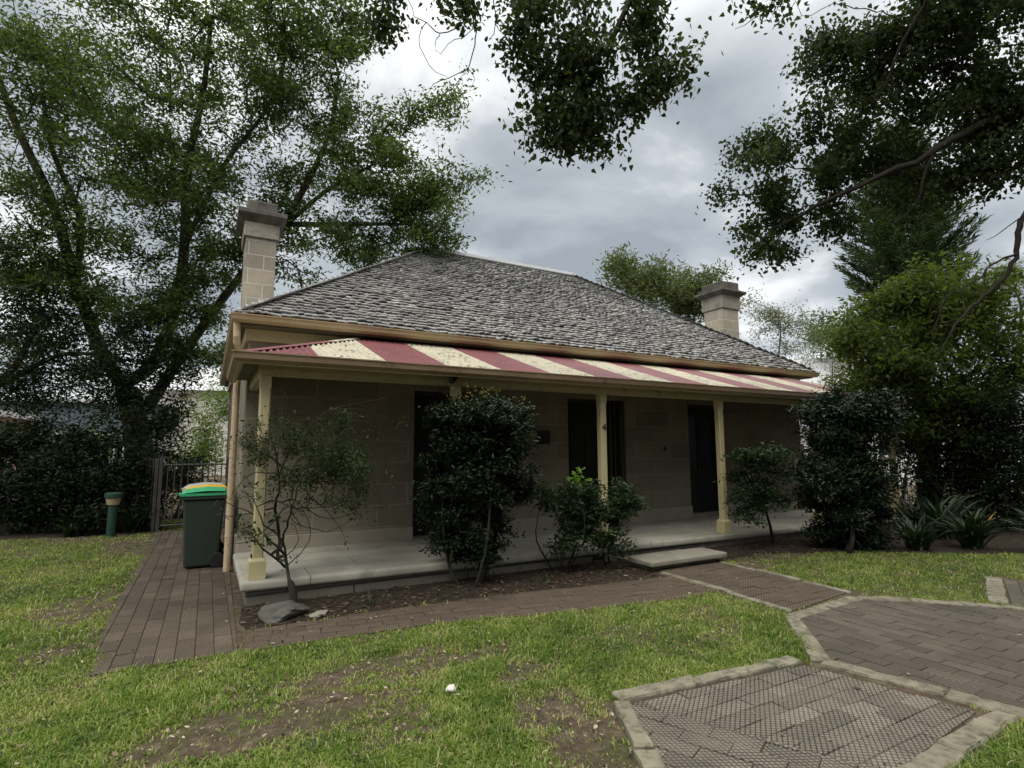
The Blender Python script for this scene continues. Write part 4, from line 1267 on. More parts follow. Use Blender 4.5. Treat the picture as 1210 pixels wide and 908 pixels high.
T = blobs([(235, 400, 50, 46, 13.3, 0.8, 60), (290, 310, 44, 40, 13.0, 0.8, 50), (455, 235, 85, 62, 12.9, 1.3, 150), (475, 130, 75, 28, 12.8, 0.9, 45), (510, 205, 52, 36, 12.8, 0.8, 40), (525, 270, 42, 30, 12.8, 0.8, 34), (400, 160, 70, 85, 12.9, 1.4, 120),
           (345, 50, 85, 95, 12.6, 1.6, 170), (400, 310, 70, 50, 13.2, 1.2, 70), (420, 30, 30, 40, 12.5, 0.8, 20),
           (215, 70, 150, 120, 12.6, 2.2, 330), (55, 80, 110, 140, 12.5, 2.2, 250), (90, 250, 120, 105, 13, 2, 250), (230, 230, 110, 105, 13.1, 2, 260),
           (330, 250, 60, 80, 13.2, 1.3, 80), (170, 370, 95, 60, 13.6, 1.6, 120), (245, 330, 40, 60, 13.8, 1.2, 55), (60, 340, 90, 50, 13.4, 1.5, 80), (20, 420, 60, 40, 13.4, 1.5, 40)])
pl.grow(T, step=0.35, wob=0.14, back=0.5)
pl.mesh('trunk', M['bark'], t, tip=0.011, power=0.40, maxr=0.10)
pl.leaves('crown', M['jac'], t, 54, 0.17, 0.115, 0.066, 'diamond', droop=0.25, up=0.4, flat=0.6)

# --- darker tree in front of it at the far left
B = base_of(-25, 12.5)
t = thing('tree', 'dark small-leaved tree above the hedge at the left edge', 'tree', tuple(B))
pl = Plant()
pl.limb([B, at(-15, 480, 12.4), at(20, 430, 12.3), at(50, 370, 12.2)], 0.14, 0.05)
pl.limb([at(10, 450, 12.3), at(70, 420, 12.2), at(130, 420, 12.3)], 0.07, 0.03, attach=1)
T = blobs([(30, 380, 70, 65, 12.2, 1.4, 110), (100, 420, 80, 50, 12.4, 1.3, 100), (170, 420, 60, 45, 12.7, 1, 60), (40, 470, 70, 35, 12.2, 1.2, 80), (10, 300, 40, 50, 12.2, 1.0, 35), (205, 450, 40, 40, 12.9, 0.8, 45), (140, 480, 50, 30, 12.5, 0.8, 50), (195, 505, 36, 28, 12.6, 0.6, 45)])
pl.grow(T, step=0.3, wob=0.15)
pl.mesh('trunk', M['bark_dark'], t, tip=0.007, maxr=0.06)
pl.leaves('crown', M['dark_leaf'], t, 42, 0.19, 0.095, 0.06, 'diamond', droop=0.2, up=0.4)

# --- low trees/bushes behind the gate
def bush(name, label, cat, basepx, d, bl, leafm, L, W, per, spread, shape='diamond', bark='bark_dark', step=0.25, base=None, up=0.5, droop=0.15, trunk_r=0.03, stems=1, tip=0.004, group=None, barkname='stem', leafname='foliage', maxr=None, back=2, wob=0.15, flat=0.7):
    Bs = Vector(base) if base is not None else base_of(basepx, d)
    t = thing(name, label, cat, tuple(Bs), group)
    T = blobs(bl)
    c = T.mean(axis=0)
    pl = Plant()
    zt = max(0.15, (np.min(T[:, 2]) - Bs.z))
    for k in range(stems):
        a = 2 * PI * k / max(1, stems) + random.random()
        o = Vector((math.cos(a), math.sin(a), 0)) * (0.04 * stems if stems > 1 else 0)
        lean = Vector((c[0] - Bs.x, c[1] - Bs.y, 0)) * 0.4
        q = Bs + o
        tgt = Vector((c[0], c[1], c[2])) + o * 3
        m1 = q + lean * 0.4 + Vector((0, 0, zt * 0.6 + 0.05)); m1 += o
        if k == 0: pl.limb([q, m1, q.lerp(tgt, 0.55) + o, tgt], trunk_r, trunk_r * 0.35, step=0.12, wob=0.006)
        else: pl.limb([q, m1, q.lerp(tgt, 0.55) + o, tgt], trunk_r * 0.7, trunk_r * 0.25, step=0.12, wob=0.006)
    pl.grow(T, step=step, wob=wob, back=0.3)
    pl.mesh(barkname, M[bark], t, tip=tip, maxr=maxr or trunk_r * 0.5)
    pl.leaves(leafname, M[leafm], t, per, spread, L, W, shape, droop=droop, up=up, back=back, flat=flat)
    return t, pl
bush('garden_shrub', 'bright green bush behind the gate', 'shrub', 240, 17, [(240, 510, 34, 40, 17, 1.0, 70), (215, 545, 30, 26, 17, 0.8, 40), (262, 480, 20, 50, 17, 0.8, 40)], 'light_bush', 0.12, 0.06, 34, 0.2)
bush('garden_shrub', 'low olive bush beneath the forked trunk at left', 'shrub', 120, 15, [(118, 520, 40, 22, 15, 0.8, 40)], 'light_bush', 0.1, 0.05, 26, 0.18)

bush('garden_shrub', 'dark shrub pressed against the back of the metal gate', 'shrub', 205, 13.2, [(205, 575, 44, 36, 13.2, 0.6, 110), (240, 590, 24, 26, 13.4, 0.5, 40), (180, 540, 26, 30, 13.3, 0.5, 50)], 'dark_leaf', 0.1, 0.055, 36, 0.16, trunk_r=0.04, stems=2, maxr=0.02)
# --- hedge at left
CLUMP[:] = [3, 0.12]
B = base_of(40, 11.0)
t = thing('hedge', 'dense near-black clipped hedge across the left end of the lawn', 'hedge', tuple(B))
pl = Plant()
for k, px in enumerate((-110, -60, -10, 40, 90, 135, 165)):
    b = base_of(px, 11.1)
    pl.limb([b, b + Vector((0, 0, 0.5)), b + Vector((0.05, 0, 1.5))], 0.05, 0.02)
T = blobs([(-80, 572, 70, 62, 11.0, 0.7, 130), (20, 574, 75, 66, 10.9, 0.7, 210), (95, 574, 70, 60, 10.9, 0.6, 190), (150, 585, 36, 46, 11.1, 0.45, 80), (60, 518, 80, 28, 11.1, 0.55, 90), (-40, 515, 60, 28, 11.1, 0.55, 50)])
pl.grow(T, step=0.25)
pl.mesh('branches', M['bark_dark'], t, tip=0.005, maxr=0.02)
pl.leaves('foliage', M['hedge'], t, 60, 0.14, 0.09, 0.058, 'diamond', droop=0.1, up=0.6)

CLUMP[:] = [8, 0.17]
# --- the big overhanging tree, trunk out of frame at the right
B = Vector((8.3, -5.6, 0))
t = thing('tree', 'large broad-leaved tree whose boughs hang into the top and right of the view', 'tree', tuple(B))
pl = Plant()
pl.limb([B, B + Vector((-0.05, 0.05, 1.5)), B + Vector((0.1, 0.1, 3.2)), B + Vector((0.0, 0.3, 5.0)), B + Vector((-0.1, 0.6, 7.0))], 0.36, 0.16)
pl.limb([at(1300, 90, 7.0), at(1215, 128, 7.1), at(1140, 155, 7.2), at(1085, 193, 7.3), at(1060, 200, 7.35), at(1025, 218, 7.5), at(990, 232, 7.7), at(965, 243, 7.9), at(915, 270, 8.3)], 0.085, 0.018, attach=1, step=0.2, wob=0.012)
pl.limb([at(1100, 185, 7.25), at(1092, 215, 7.3), at(1080, 245, 7.4), at(1060, 262, 7.5)], 0.025, 0.012, attach=1, step=0.15, wob=0.01)
pl.limb([at(1040, 210, 8.1), at(1000, 205, 8.3), at(940, 200, 8.5)], 0.03, 0.012, attach=1, step=0.15, wob=0.01)
pl.limb([at(1200, -140, 6.6), at(1120, -40, 7.0), at(1085, 20, 7.1), at(1062, 55, 7.2), at(1045, 100, 7.3), at(1020, 140, 7.7)], 0.05, 0.014, attach=1, step=0.2, wob=0.012)
pl.limb([at(1150, -260, 6.0), at(980, -190, 6.0), at(850, -80, 6.0), at(745, 8, 6.0), at(722, 50, 6.0), at(690, 78, 6.0), at(655, 110, 6.05)], 0.10, 0.018, attach=1, step=0.2, wob=0.012)
pl.limb([at(735, 20, 6.0), at(760, 70, 6.1), at(770, 110, 6.1)], 0.02, 0.01, attach=1, step=0.15, wob=0.012)
pl.limb([at(860, -90, 6.0), at(700, -90, 6.0), at(560, -60, 6.1), at(430, -40, 6.2)], 0.05, 0.015, attach=1, step=0.2, wob=0.012)
bare0 = len(pl.pts)
def barelimb(pts, r0, r1, wob=0.009): pl.limb(pts, r0, r1, attach=1, step=0.07, wob=wob)
barelimb([at(588, -30, 6.1), at(583, 0, 6.1), at(586, 28, 6.12), at(577, 50, 6.15)], 0.010, 0.005)
barelimb([at(560, -40, 6.1), at(560, 0, 6.1), at(563, 30, 6.05), at(560, 55, 6.1), at(552, 80, 6.12), at(530, 92, 6.1), at(512, 100, 6.1), at(505, 113, 6.1)], 0.012, 0.004)
barelimb([at(565, -10, 6.1), at(555, 12, 6.1), at(540, 35, 6.0), at(520, 40, 6.0), at(505, 28, 6.05), at(490, 20, 6.1), at(484, 2, 6.1)], 0.009, 0.004)
barelimb([at(505, 28, 6.05), at(495, 44, 6.05), at(500, 62, 6.1), at(508, 76, 6.1), at(516, 86, 6.1), at(530, 93, 6.1)], 0.006, 0.003)
barelimb([at(552, 80, 6.12), at(560, 94, 6.1), at(556, 108, 6.1)], 0.005, 0.003)
barelimb([at(563, 30, 6.05), at(548, 44, 6.1), at(530, 52, 6.1), at(520, 66, 6.15)], 0.006, 0.003)
barelimb([at(586, 28, 6.12), at(594, 42, 6.1), at(590, 58, 6.1)], 0.005, 0.003)
barelimb([at(520, 40, 6.0), at(512, 54, 6.0), at(524, 64, 6.0)], 0.005, 0.003)
# bare drooping limb at the right edge
barelimb([at(1300, 150, 6.6), at(1262, 205, 6.6), at(1215, 250, 6.7), at(1203, 275, 6.7), at(1200, 305, 6.7), at(1180, 335, 6.7), at(1150, 362, 6.7), at(1128, 385, 6.7), at(1110, 420, 6.7)], 0.06, 0.008)
barelimb([at(1200, 300, 6.7), at(1178, 308, 6.7), at(1160, 325, 6.7), at(1140, 340, 6.7), at(1118, 352, 6.7), at(1105, 385, 6.7), at(1100, 400, 6.7)], 0.018, 0.005)
barelimb([at(1215, 250, 6.7), at(1190, 268, 6.7), at(1165, 285, 6.7)], 0.010, 0.004)
barelimb([at(1165, 320, 6.7), at(1160, 345, 6.7)], 0.008, 0.003)
barelimb([at(1150, 362, 6.7), at(1150, 375, 6.7), at(1128, 382, 6.7)], 0.007, 0.003)
barelimb([at(1080, 20, 7.4), at(1010, 10, 7.4), at(985, 5, 7.4), at(958, 18, 7.4), at(940, 22, 7.4)], 0.012, 0.004)
barelimb([at(1050, 40, 7.5), at(985, 35, 7.5), at(965, 50, 7.5), at(945, 42, 7.5)], 0.010, 0.004)
barelimb([at(880, -60, 6.2), at(895, 10, 6.2), at(880, 28, 6.2), at(868, 32, 6.2)], 0.009, 0.004)
nb = len(pl.tips)
T = blobs([(640, 25, 40, 28, 6.0, 0.4, 22), (690, 30, 30, 30, 6.0, 0.4, 18), (745, 22, 46, 26, 6.0, 0.4, 26), (650, 85, 40, 30, 6.05, 0.4, 30), (700, 75, 30, 24, 6.0, 0.4, 22), (640, 140, 30, 26, 6.05, 0.35, 20), (685, 130, 40, 22, 6.1, 0.4, 28), (735, 120, 46, 16, 6.1, 0.4, 26),
           (795, 85, 22, 14, 6.1, 0.3, 12), (775, 100, 30, 12, 6.1, 0.3, 14), (670, 172, 26, 18, 6.1, 0.3, 18), (712, 165, 30, 12, 6.1, 0.3, 14), (765, 60, 20, 18, 6.1, 0.3, 8), (610, 45, 14, 34, 6.1, 0.25, 9), (815, 62, 8, 10, 6.1, 0.2, 4)])
pl.grow(T, step=0.2, wob=0.15, back=0.0)
T = blobs([(430, 12, 42, 34, 6.2, 0.4, 26), (535, 5, 30, 14, 6.1, 0.35, 10), (905, -6, 40, 14, 6.2, 0.4, 14), (650, -20, 60, 25, 6.1, 0.5, 24), (545, -30, 60, 22, 6.1, 0.5, 14)])
pl.grow(T, step=0.2, wob=0.15, back=0.0)
T = blobs([(990, 110, 60, 50, 8.1, 0.9, 80), (1040, 130, 50, 40, 8.1, 0.9, 60), (1030, 60, 60, 50, 7.9, 0.9, 70), (1100, 60, 60, 60, 7.7, 1.2, 110), (1160, 40, 60, 60, 7.4, 1.2, 100), (1185, 120, 50, 60, 7.3, 1.2, 130), (1130, 120, 50, 40, 7.6, 1, 70),
           (925, 165, 50, 40, 8.4, 0.7, 60), (895, 215, 42, 36, 8.5, 0.6, 52), (950, 215, 44, 30, 8.4, 0.7, 46), (905, 262, 42, 24, 8.5, 0.5, 40), (900, 298, 30, 14, 8.5, 0.4, 22), (935, 300, 18, 6, 8.5, 0.3, 7), (990, 180, 40, 34, 8.3, 0.7, 44), (1000, 255, 50, 22, 8.2, 0.6, 36),
           (1195, 195, 36, 40, 7.2, 0.9, 70), (1165, 215, 24, 16, 7.3, 0.6, 20), (1060, 190, 46, 26, 7.9, 0.8, 30), (1065, 245, 36, 20, 8.0, 0.6, 22), (1120, 205, 30, 18, 7.8, 0.7, 18), (975, 60, 26, 30, 8, 0.6, 20), (1130, 0, 90, 40, 7.4, 1.2, 70)])
pl.grow(T, step=0.22, wob=0.13, back=0.0)
T = np.concatenate([np.array([7.6, -5.0, 8.4]) + RNG.normal(size=(200, 3)) * np.array([1.8, 1.6, 0.8]), np.array([10.5, -3.0, 7.5]) + RNG.normal(size=(160, 3)) * np.array([1.2, 1.6, 0.8])])
pl.grow(T, step=0.5)
pl.mesh('trunk', M['bark_dark'], t, tip=0.006, power=0.40, maxr=0.05)
pl.leaves('crown', M['heart'], t, 30, 0.115, 0.058, 0.046, 'heart', droop=0.65, up=0.25, flat=0.8, back=3)

# --- yellow-green tree at the right of the house
B = base_of(1096, 12.4)
t = thing('tree', 'spreading yellow-green tree with a dark trunk at the right of the verandah', 'tree', tuple(B))
pl = Plant()
pl.limb([B, at(1096, 560, 12.4), at(1100, 510, 12.3), at(1092, 460, 12.2), at(1085, 400, 12)], 0.26, 0.07)
pl.limb([at(1100, 500, 12.3), at(1140, 450, 12), at(1185, 410, 11.8)], 0.1, 0.03, attach=1)
pl.limb([at(1095, 470, 12.2), at(1050, 430, 12), at(1025, 400, 11.8)], 0.09, 0.03, attach=1)
T = blobs([(1060, 385, 60, 40, 11.9, 1.3, 90), (1040, 420, 50, 30, 11.9, 1.1, 60), (1125, 390, 85, 50, 11.8, 1.4, 120), (1110, 430, 80, 40, 11.8, 1.4, 100), (1185, 385, 50, 55, 11.6, 1.2, 90), (1020, 455, 30, 16, 11.8, 0.6, 26), (1050, 440, 55, 30, 11.8, 1, 70), (1150, 450, 80, 35, 11.7, 1.2, 110), (1095, 345, 45, 30, 12, 0.9, 50), (1215, 430, 40, 60, 11.5, 1, 60), (1025, 425, 30, 30, 11.9, 0.6, 40), (1090, 480, 60, 30, 11.8, 1.0, 90), (1165, 490, 60, 34, 11.6, 1.0, 100), (1035, 455, 26, 18, 11.9, 0.6, 30), (1130, 530, 60, 30, 11.9, 0.9, 70), (1060, 350, 26, 20, 12, 0.6, 16), (1120, 340, 50, 30, 11.9, 0.9, 50), (1072, 335, 34, 24, 12, 0.7, 36), (1165, 335, 40, 26, 11.8, 0.8, 40), (1010, 395, 22, 18, 12, 0.5, 16)])
pl.grow(T, step=0.3, wob=0.14)
pl.mesh('trunk', M['bark_dark'], t, tip=0.006, maxr=0.06)
pl.leaves('crown', M['yellowgreen'], t, 25, 0.17, 0.125, 0.085, 'diamond', droop=0.35, up=0.5)

# --- trees beyond the house
def small_tree(label, px, d, bl, leafm, L, W, per, spread, bark='bark', r0=0.12, up=0.4, droop=0.2, tip=0.008, pybase=540):
    Bs = base_of(px, d)
    t = thing('tree', label, 'tree', tuple(Bs), None)
    pl = Plant()
    T = blobs(bl)
    top = T[np.argmax(T[:, 2])]; c = T.mean(axis=0)
    pl.limb([Bs, Bs.lerp(Vector(c), 0.5) + Vector((0.15, 0, 0)), Vector(c), Vector(c).lerp(Vector(top), 0.6)], r0, r0 * 0.25, step=0.4)
    pl.grow(T, step=0.5, wob=0.12, back=0.8)
    pl.mesh('trunk', M[bark], t, tip=tip, maxr=r0 * 0.4)
    pl.leaves('crown', M[leafm], t, per, spread, L, W, 'diamond', droop=droop, up=up)
    return t
small_tree('airy olive-green tree rising behind the middle of the shingle roof', 750, 22, [(745, 325, 34, 24, 22, 1.0, 60), (765, 345, 50, 24, 22, 1.2, 60), (728, 320, 16, 18, 22, 0.6, 18), (775, 318, 10, 16, 22, 0.4, 10)], 'euc', 0.22, 0.09, 34, 0.27, up=0.1, droop=-0.35)
small_tree('bushy olive tree between the roof slope and the right chimney', 820, 23, [(815, 345, 34, 24, 23, 1.0, 60), (835, 355, 26, 30, 23, 1.0, 40), (850, 325, 6, 14, 23, 0.3, 8), (800, 365, 40, 20, 23, 1, 40)], 'euc', 0.22, 0.09, 38, 0.27, up=0.1, droop=-0.35)
small_tree('thin grey-green gum tree just right of the right chimney', 895, 26, [(895, 375, 24, 30, 26, 1.0, 50), (925, 382, 28, 28, 26, 1.0, 46), (945, 395, 30, 22, 26, 1.0, 40)], 'greyleaf', 0.15, 0.065, 24, 0.26, bark='bark_pale', r0=0.08)
small_tree('sparse pale tree in front of the white gable roof', 975, 24, [(965, 430, 36, 34, 24, 1.2, 60), (1005, 450, 28, 26, 24, 1.0, 34), (985, 415, 20, 26, 24, 0.8, 24)], 'greyleaf', 0.12, 0.055, 20, 0.24, bark='bark_pale', r0=0.07)
small_tree('dense rounded mid-green tree behind the white gable roof', 1005, 38, [(1000, 390, 46, 28, 38, 2.5, 110), (970, 395, 30, 22, 38, 2, 50), (1030, 410, 40, 24, 38, 2, 60)], 'round', 0.24, 0.14, 40, 0.42, r0=0.25)
small_tree('hazy grey-green tree far off at the right edge', 1190, 45, [(1200, 345, 46, 34, 45, 3, 90), (1180, 322, 20, 16, 45, 2, 30), (1230, 390, 60, 40, 45, 3, 90)], 'greyleaf', 0.25, 0.11, 26, 0.5, r0=0.25)

# --- Norfolk pine
def pine(px, d, label):
    Bs = base_of(px, d)
    t = thing('pine_tree', label, 'tree', tuple(Bs))
    H = at(px, 120, d).z
    pl = Plant()
    pl.limb([Bs, Bs + Vector((0, 0, H * 0.5)), Bs + Vector((0, 0, H))], 0.3, 0.04, step=0.5)
    P = []; D_ = []
    z = H * 0.32
    rr = random.Random(3)
    while z < H - 0.3:
        f = (H - z) / H
        zw = H * 0.60
        R = 0.4 + 2.9 * (max(0.0, (H - z) / (H - zw)) ** 0.8 if z > zw else 0.62 + 0.38 * (z - H * 0.32) / (zw - H * 0.32))
        for k in range(7):
            a = 2 * PI * k / 7 + rr.random()
            dr = Vector((math.cos(a), math.sin(a), 0))
            L = R * rr.uniform(0.8, 1.1)
            pts = [Bs + Vector((0, 0, z)), Bs + Vector((0, 0, z)) + dr * L * 0.5 + Vector((0, 0, -0.06 * L)), Bs + Vector((0, 0, z)) + dr * L + Vector((0, 0, 0.45 * L))]
            pl.limb(pts, 0.035, 0.01, attach=1, step=0.3)
            n = int(L / 0.045)
            for q in range(n):
                u = (q + 0.5) / n
                if u < 0.15: continue
                b = pts[0].lerp(pts[1], u * 2) if u < 0.5 else pts[1].lerp(pts[2], u * 2 - 1)
                sd_ = Vector((-dr.y, dr.x, 0)) * rr.choice((-1, 1)) * rr.uniform(0.1, 0.42) * (1.1 - 0.6 * u)
                P.append(tuple(b + sd_ * 0.5)); D_.append(tuple((sd_.normalized() * 0.7 + dr * 0.6 + Vector((0, 0, 0.55))).normalized()))
        z += 0.5 * rr.uniform(0.85, 1.15)
    P = np.array(P); D_ = np.array(D_)
    P = np.repeat(P, 4, axis=0) + RNG.normal(size=(len(P) * 4, 3)) * 0.09; D_ = np.repeat(D_, 4, axis=0)
    pl.mesh('trunk', M['bark_dark'], t)
    me = leaf_mesh('crown', P, 0.46, 0.11, 'diamond', None, 0, 0.5, 0.3, dirs=D_ * 1.6)
    link('crown', me, M['pine'], t)
pine(1092, 30, 'dark conical pine with upswept tiers of branches towering behind the yellow-green tree')

# --- unseen trees added behind the viewer to block low sky and darken the verandah
for k, (x, y) in enumerate(((-7.5, -15.5), (0.5, -17.0), (8.5, -16.0), (16.0, -12.0))):
    Bs = Vector((x, y, 0))
    t = thing('tree', 'unseen leafy tree added behind the viewer to shade the verandah', 'tree', (x, y, 0), 'unseen trees added to shade the verandah')
    pl = Plant()
    pl.limb([Bs, Bs + Vector((0.1, 0, 2)), Bs + Vector((0, 0.1, 5))], 0.3, 0.1)
    u = RNG.normal(size=(130, 3)); u /= np.linalg.norm(u, axis=1)[:, None]
    pl.grow(np.array([x, y, 5.6]) + u * RNG.uniform(0.2, 1, 130)[:, None] ** 0.5 * np.array([4.6, 2.6, 4.6]), step=0.6)
    pl.mesh('trunk', M['bark'], t, maxr=0.1)
    pl.leaves('crown', M['heart'], t, 80, 0.5, 0.45, 0.34, 'diamond')

# ================================================================== SHRUBS BY THE HOUSE
CLUMP[:] = [4, 0.14]
t, pl = bush('shrub', 'tall dark glossy shrub clipped in tiers before the second verandah post', 'shrub', None, 0,
     [(572, 508, 60, 42, 6.75, 0.5, 190), (572, 485, 52, 20, 6.75, 0.45, 70), (600, 545, 36, 40, 6.75, 0.4, 70), (535, 520, 34, 40, 6.75, 0.4, 70), (538, 600, 40, 48, 6.7, 0.42, 120), (560, 560, 46, 46, 6.42, 0.2, 80), (570, 500, 46, 30, 6.45, 0.2, 50), (522, 560, 20, 26, 6.7, 0.3, 26), (530, 640, 26, 24, 6.65, 0.3, 30), (585, 610, 36, 40, 6.7, 0.4, 60), (560, 650, 32, 24, 6.7, 0.35, 40), (612, 575, 22, 30, 6.75, 0.3, 24)],
     'camellia', 0.052, 0.030, 56, 0.068, 'oval', base=(2.38, -0.32, 0), flat=0.45, stems=3, trunk_r=0.035, step=0.12, up=0.7, droop=0.05)
tips = []
n0 = len(pl.tips)
for px, py in ((527, 463), (540, 460), (549, 456), (553, 468), (562, 462), (572, 466), (578, 458), (586, 464), (608, 472), (620, 470), (533, 470), (545, 472), (566, 472)):
    pl.grow([np.array(at(px, py + RNG.uniform(-3, 3), 6.75 + RNG.uniform(-0.2, 0.2)))], step=0.1, wob=0.05)
pl.leaves('new_leaves', M['shoot'], t, 14, 0.028, 0.04, 0.022, 'oval', droop=-0.3, up=0.2, tips=pl.tips[n0:], back=2)
bush('shrub', 'slender open shrub left of the numbered post, leaning stems bare at the base', 'shrub', None, 0,
     [(665, 605, 26, 34, 7.1, 0.3, 46), (648, 590, 18, 16, 7.1, 0.25, 16), (672, 580, 26, 18, 7.1, 0.3, 26), (665, 640, 24, 16, 7.1, 0.25, 16)],
     'camellia2', 0.055, 0.032, 26, 0.055, 'oval', flat=0.5, base=(3.75, -0.2, 0), stems=3, trunk_r=0.022, step=0.12, up=0.6)
t, pl = bush('shrub', 'rounded green shrub before the numbered post, topped by a lime shoot', 'shrub', None, 0,
     [(725, 598, 36, 28, 7.35, 0.35, 70), (700, 590, 22, 24, 7.35, 0.3, 34), (745, 592, 16, 20, 7.35, 0.25, 20), (718, 632, 26, 18, 7.3, 0.25, 18), (735, 640, 12, 16, 7.3, 0.2, 8), (692, 612, 26, 26, 7.2, 0.25, 34), (702, 640, 20, 12, 7.2, 0.2, 12)],
     'camellia2', 0.055, 0.032, 34, 0.055, 'oval', flat=0.5, base=(4.50, -0.22, 0), stems=2, trunk_r=0.02, step=0.12, up=0.6)
n0 = len(pl.tips)
for px, py in ((680, 562), (687, 558), (690, 566), (682, 572), (676, 568)): pl.grow([np.array(at(px, py, 7.3))], step=0.1)
pl.leaves('lime_leaves', M['lime'], t, 14, 0.035, 0.06, 0.035, 'oval', droop=-0.1, up=0.4, tips=pl.tips[n0:], back=1)
bush('shrub', 'small single-stemmed shrub in flat tiers right of the fourth post', 'shrub', None, 0,
     [(905, 538, 40, 10, 8.75, 0.5, 60), (888, 545, 26, 14, 8.75, 0.35, 30), (885, 578, 26, 26, 8.7, 0.35, 44), (910, 585, 26, 20, 8.7, 0.3, 30), (885, 612, 20, 14, 8.7, 0.25, 14), (925, 560, 16, 14, 8.75, 0.25, 10)],
     'camellia2', 0.056, 0.034, 40, 0.075, 'oval', base=(7.95, -0.28, 0), flat=0.4, trunk_r=0.028, step=0.14, up=0.6)
bush('shrub', 'large dark rounded shrub hiding the right end of the verandah', 'shrub', None, 0,
     [(1000, 500, 46, 40, 8.9, 0.7, 190), (1010, 480, 40, 22, 8.9, 0.6, 80), (1000, 560, 52, 44, 8.9, 0.7, 200), (1005, 615, 44, 26, 8.9, 0.6, 90), (962, 560, 18, 40, 8.9, 0.4, 40), (962, 625, 14, 8, 8.9, 0.25, 10), (1010, 635, 40, 14, 8.8, 0.5, 50), (1000, 580, 44, 50, 8.4, 0.25, 80)],
     'camellia', 0.066, 0.04, 56, 0.085, 'oval', base=(8.22, -1.35, 0), flat=0.5, stems=2, trunk_r=0.05, step=0.16, up=0.6)

# straggly bare-stemmed shrub at the corner post
t = thing('straggly_shrub', 'straggly half-bare shrub with arching dark stems against the corner post', 'shrub', (0.42, -0.33, 0))
pl = Plant()
b = Vector((0.42, -0.33, 0))
pl.limb([b, b + Vector((0.0, 0.02, 0.14)), b + Vector((-0.03, 0.02, 0.25))], 0.042, 0.034, step=0.06)
d_ = 5.85
for pts, r0, r1 in (([(335, 655), (320, 640), (305, 620), (298, 600)], .018, .006), ([(328, 662), (330, 640), (326, 600), (330, 560), (320, 520)], .02, .008), ([(338, 665), (336, 640), (325, 630), (312, 620), (300, 590), (285, 580)], .013, .005),
                    ([(340, 672), (312, 650), (298, 632), (285, 622)], .016, .006), ([(332, 650), (345, 600), (360, 560), (395, 520), (420, 500)], .014, .005),
                    ([(320, 590), (350, 600), (390, 598), (412, 585), (428, 560)], .011, .004), ([(326, 600), (300, 605), (275, 612), (262, 608)], .012, .005), ([(300, 608), (280, 600), (262, 592)], .01, .004),
                    ([(330, 560), (350, 520), (370, 495), (400, 482), (430, 476), (458, 470)], .011, .003), ([(395, 484), (430, 500), (450, 510), (462, 522)], .007, .003), ([(335, 520), (340, 480), (335, 462), (325, 457)], .009, .003),
                    ([(326, 545), (300, 530), (285, 505)], .009, .003), ([(345, 590), (375, 610), (400, 612), (420, 605)], .008, .003), ([(350, 570), (385, 560), (420, 555), (440, 545)], .009, .003), ([(340, 590), (355, 625), (350, 610)], .007, .003)):
    dd = d_ + random.uniform(-0.3, 0.25)
    pl.limb([at(x, y, dd if i else d_) for i, (x, y) in enumerate(pts)], r0, r1, attach=1, step=0.08, wob=0.007)
T = blobs([(350, 530, 58, 40, 5.85, 0.35, 160), (395, 545, 46, 44, 5.85, 0.35, 160), (375, 580, 56, 24, 5.85, 0.3, 90), (428, 540, 18, 36, 5.85, 0.25, 40), (300, 540, 24, 40, 5.8, 0.25, 30), (318, 520, 34, 36, 5.8, 0.3, 45), (400, 500, 34, 18, 5.85, 0.3, 24), (300, 630, 26, 14, 5.7, 0.15, 9), (425, 570, 12, 26, 5.8, 0.2, 10), (300, 570, 24, 30, 5.8, 0.25, 10)])
pl.grow(T, step=0.08, wob=0.2, sag=0.03)
for pts in ([(380, 560), (410, 590), (430, 614)], [(400, 540), (438, 560), (450, 602)], [(335, 600), (302, 638), (272, 642)], [(345, 615), (385, 628), (418, 614)], [(420, 520), (446, 530), (458, 565)], [(360, 520), (380, 490), (425, 484), (470, 500)],
            [(330, 560), (296, 560), (272, 588)], [(370, 590), (395, 615), (408, 640)], [(335, 660), (352, 640), (345, 618), (318, 616)], [(340, 668), (365, 640), (362, 610), (340, 585)]):
    k_ = pl.limb([at(x, y, d_ + random.uniform(-0.25, 0.2)) for x, y in pts], 0.007, 0.0022, attach=1, step=0.07, wob=0.006)
    pl.tips.append(k_)
pl.mesh('stems', M['bark_dark'], t, tip=0.0036, power=0.33, maxr=0.012)
pl.leaves('foliage', M['straggle'], t, 13, 0.05, 0.036, 0.022, 'oval', droop=0.1, up=0.5, back=6)
P = np.array([at(x + RNG.uniform(-12, 12), y + RNG.uniform(-14, 14), 5.65) for x, y in ((300, 632), (312, 640), (290, 640), (325, 625), (335, 612), (318, 612), (322, 655), (296, 618), (265, 600), (345, 660)) for _ in range(4)])
link('low_leaves', leaf_mesh('low_leaves', P, 0.085, 0.05, 'oval', None, 0.3, 0.3), M['camellia2'], t)

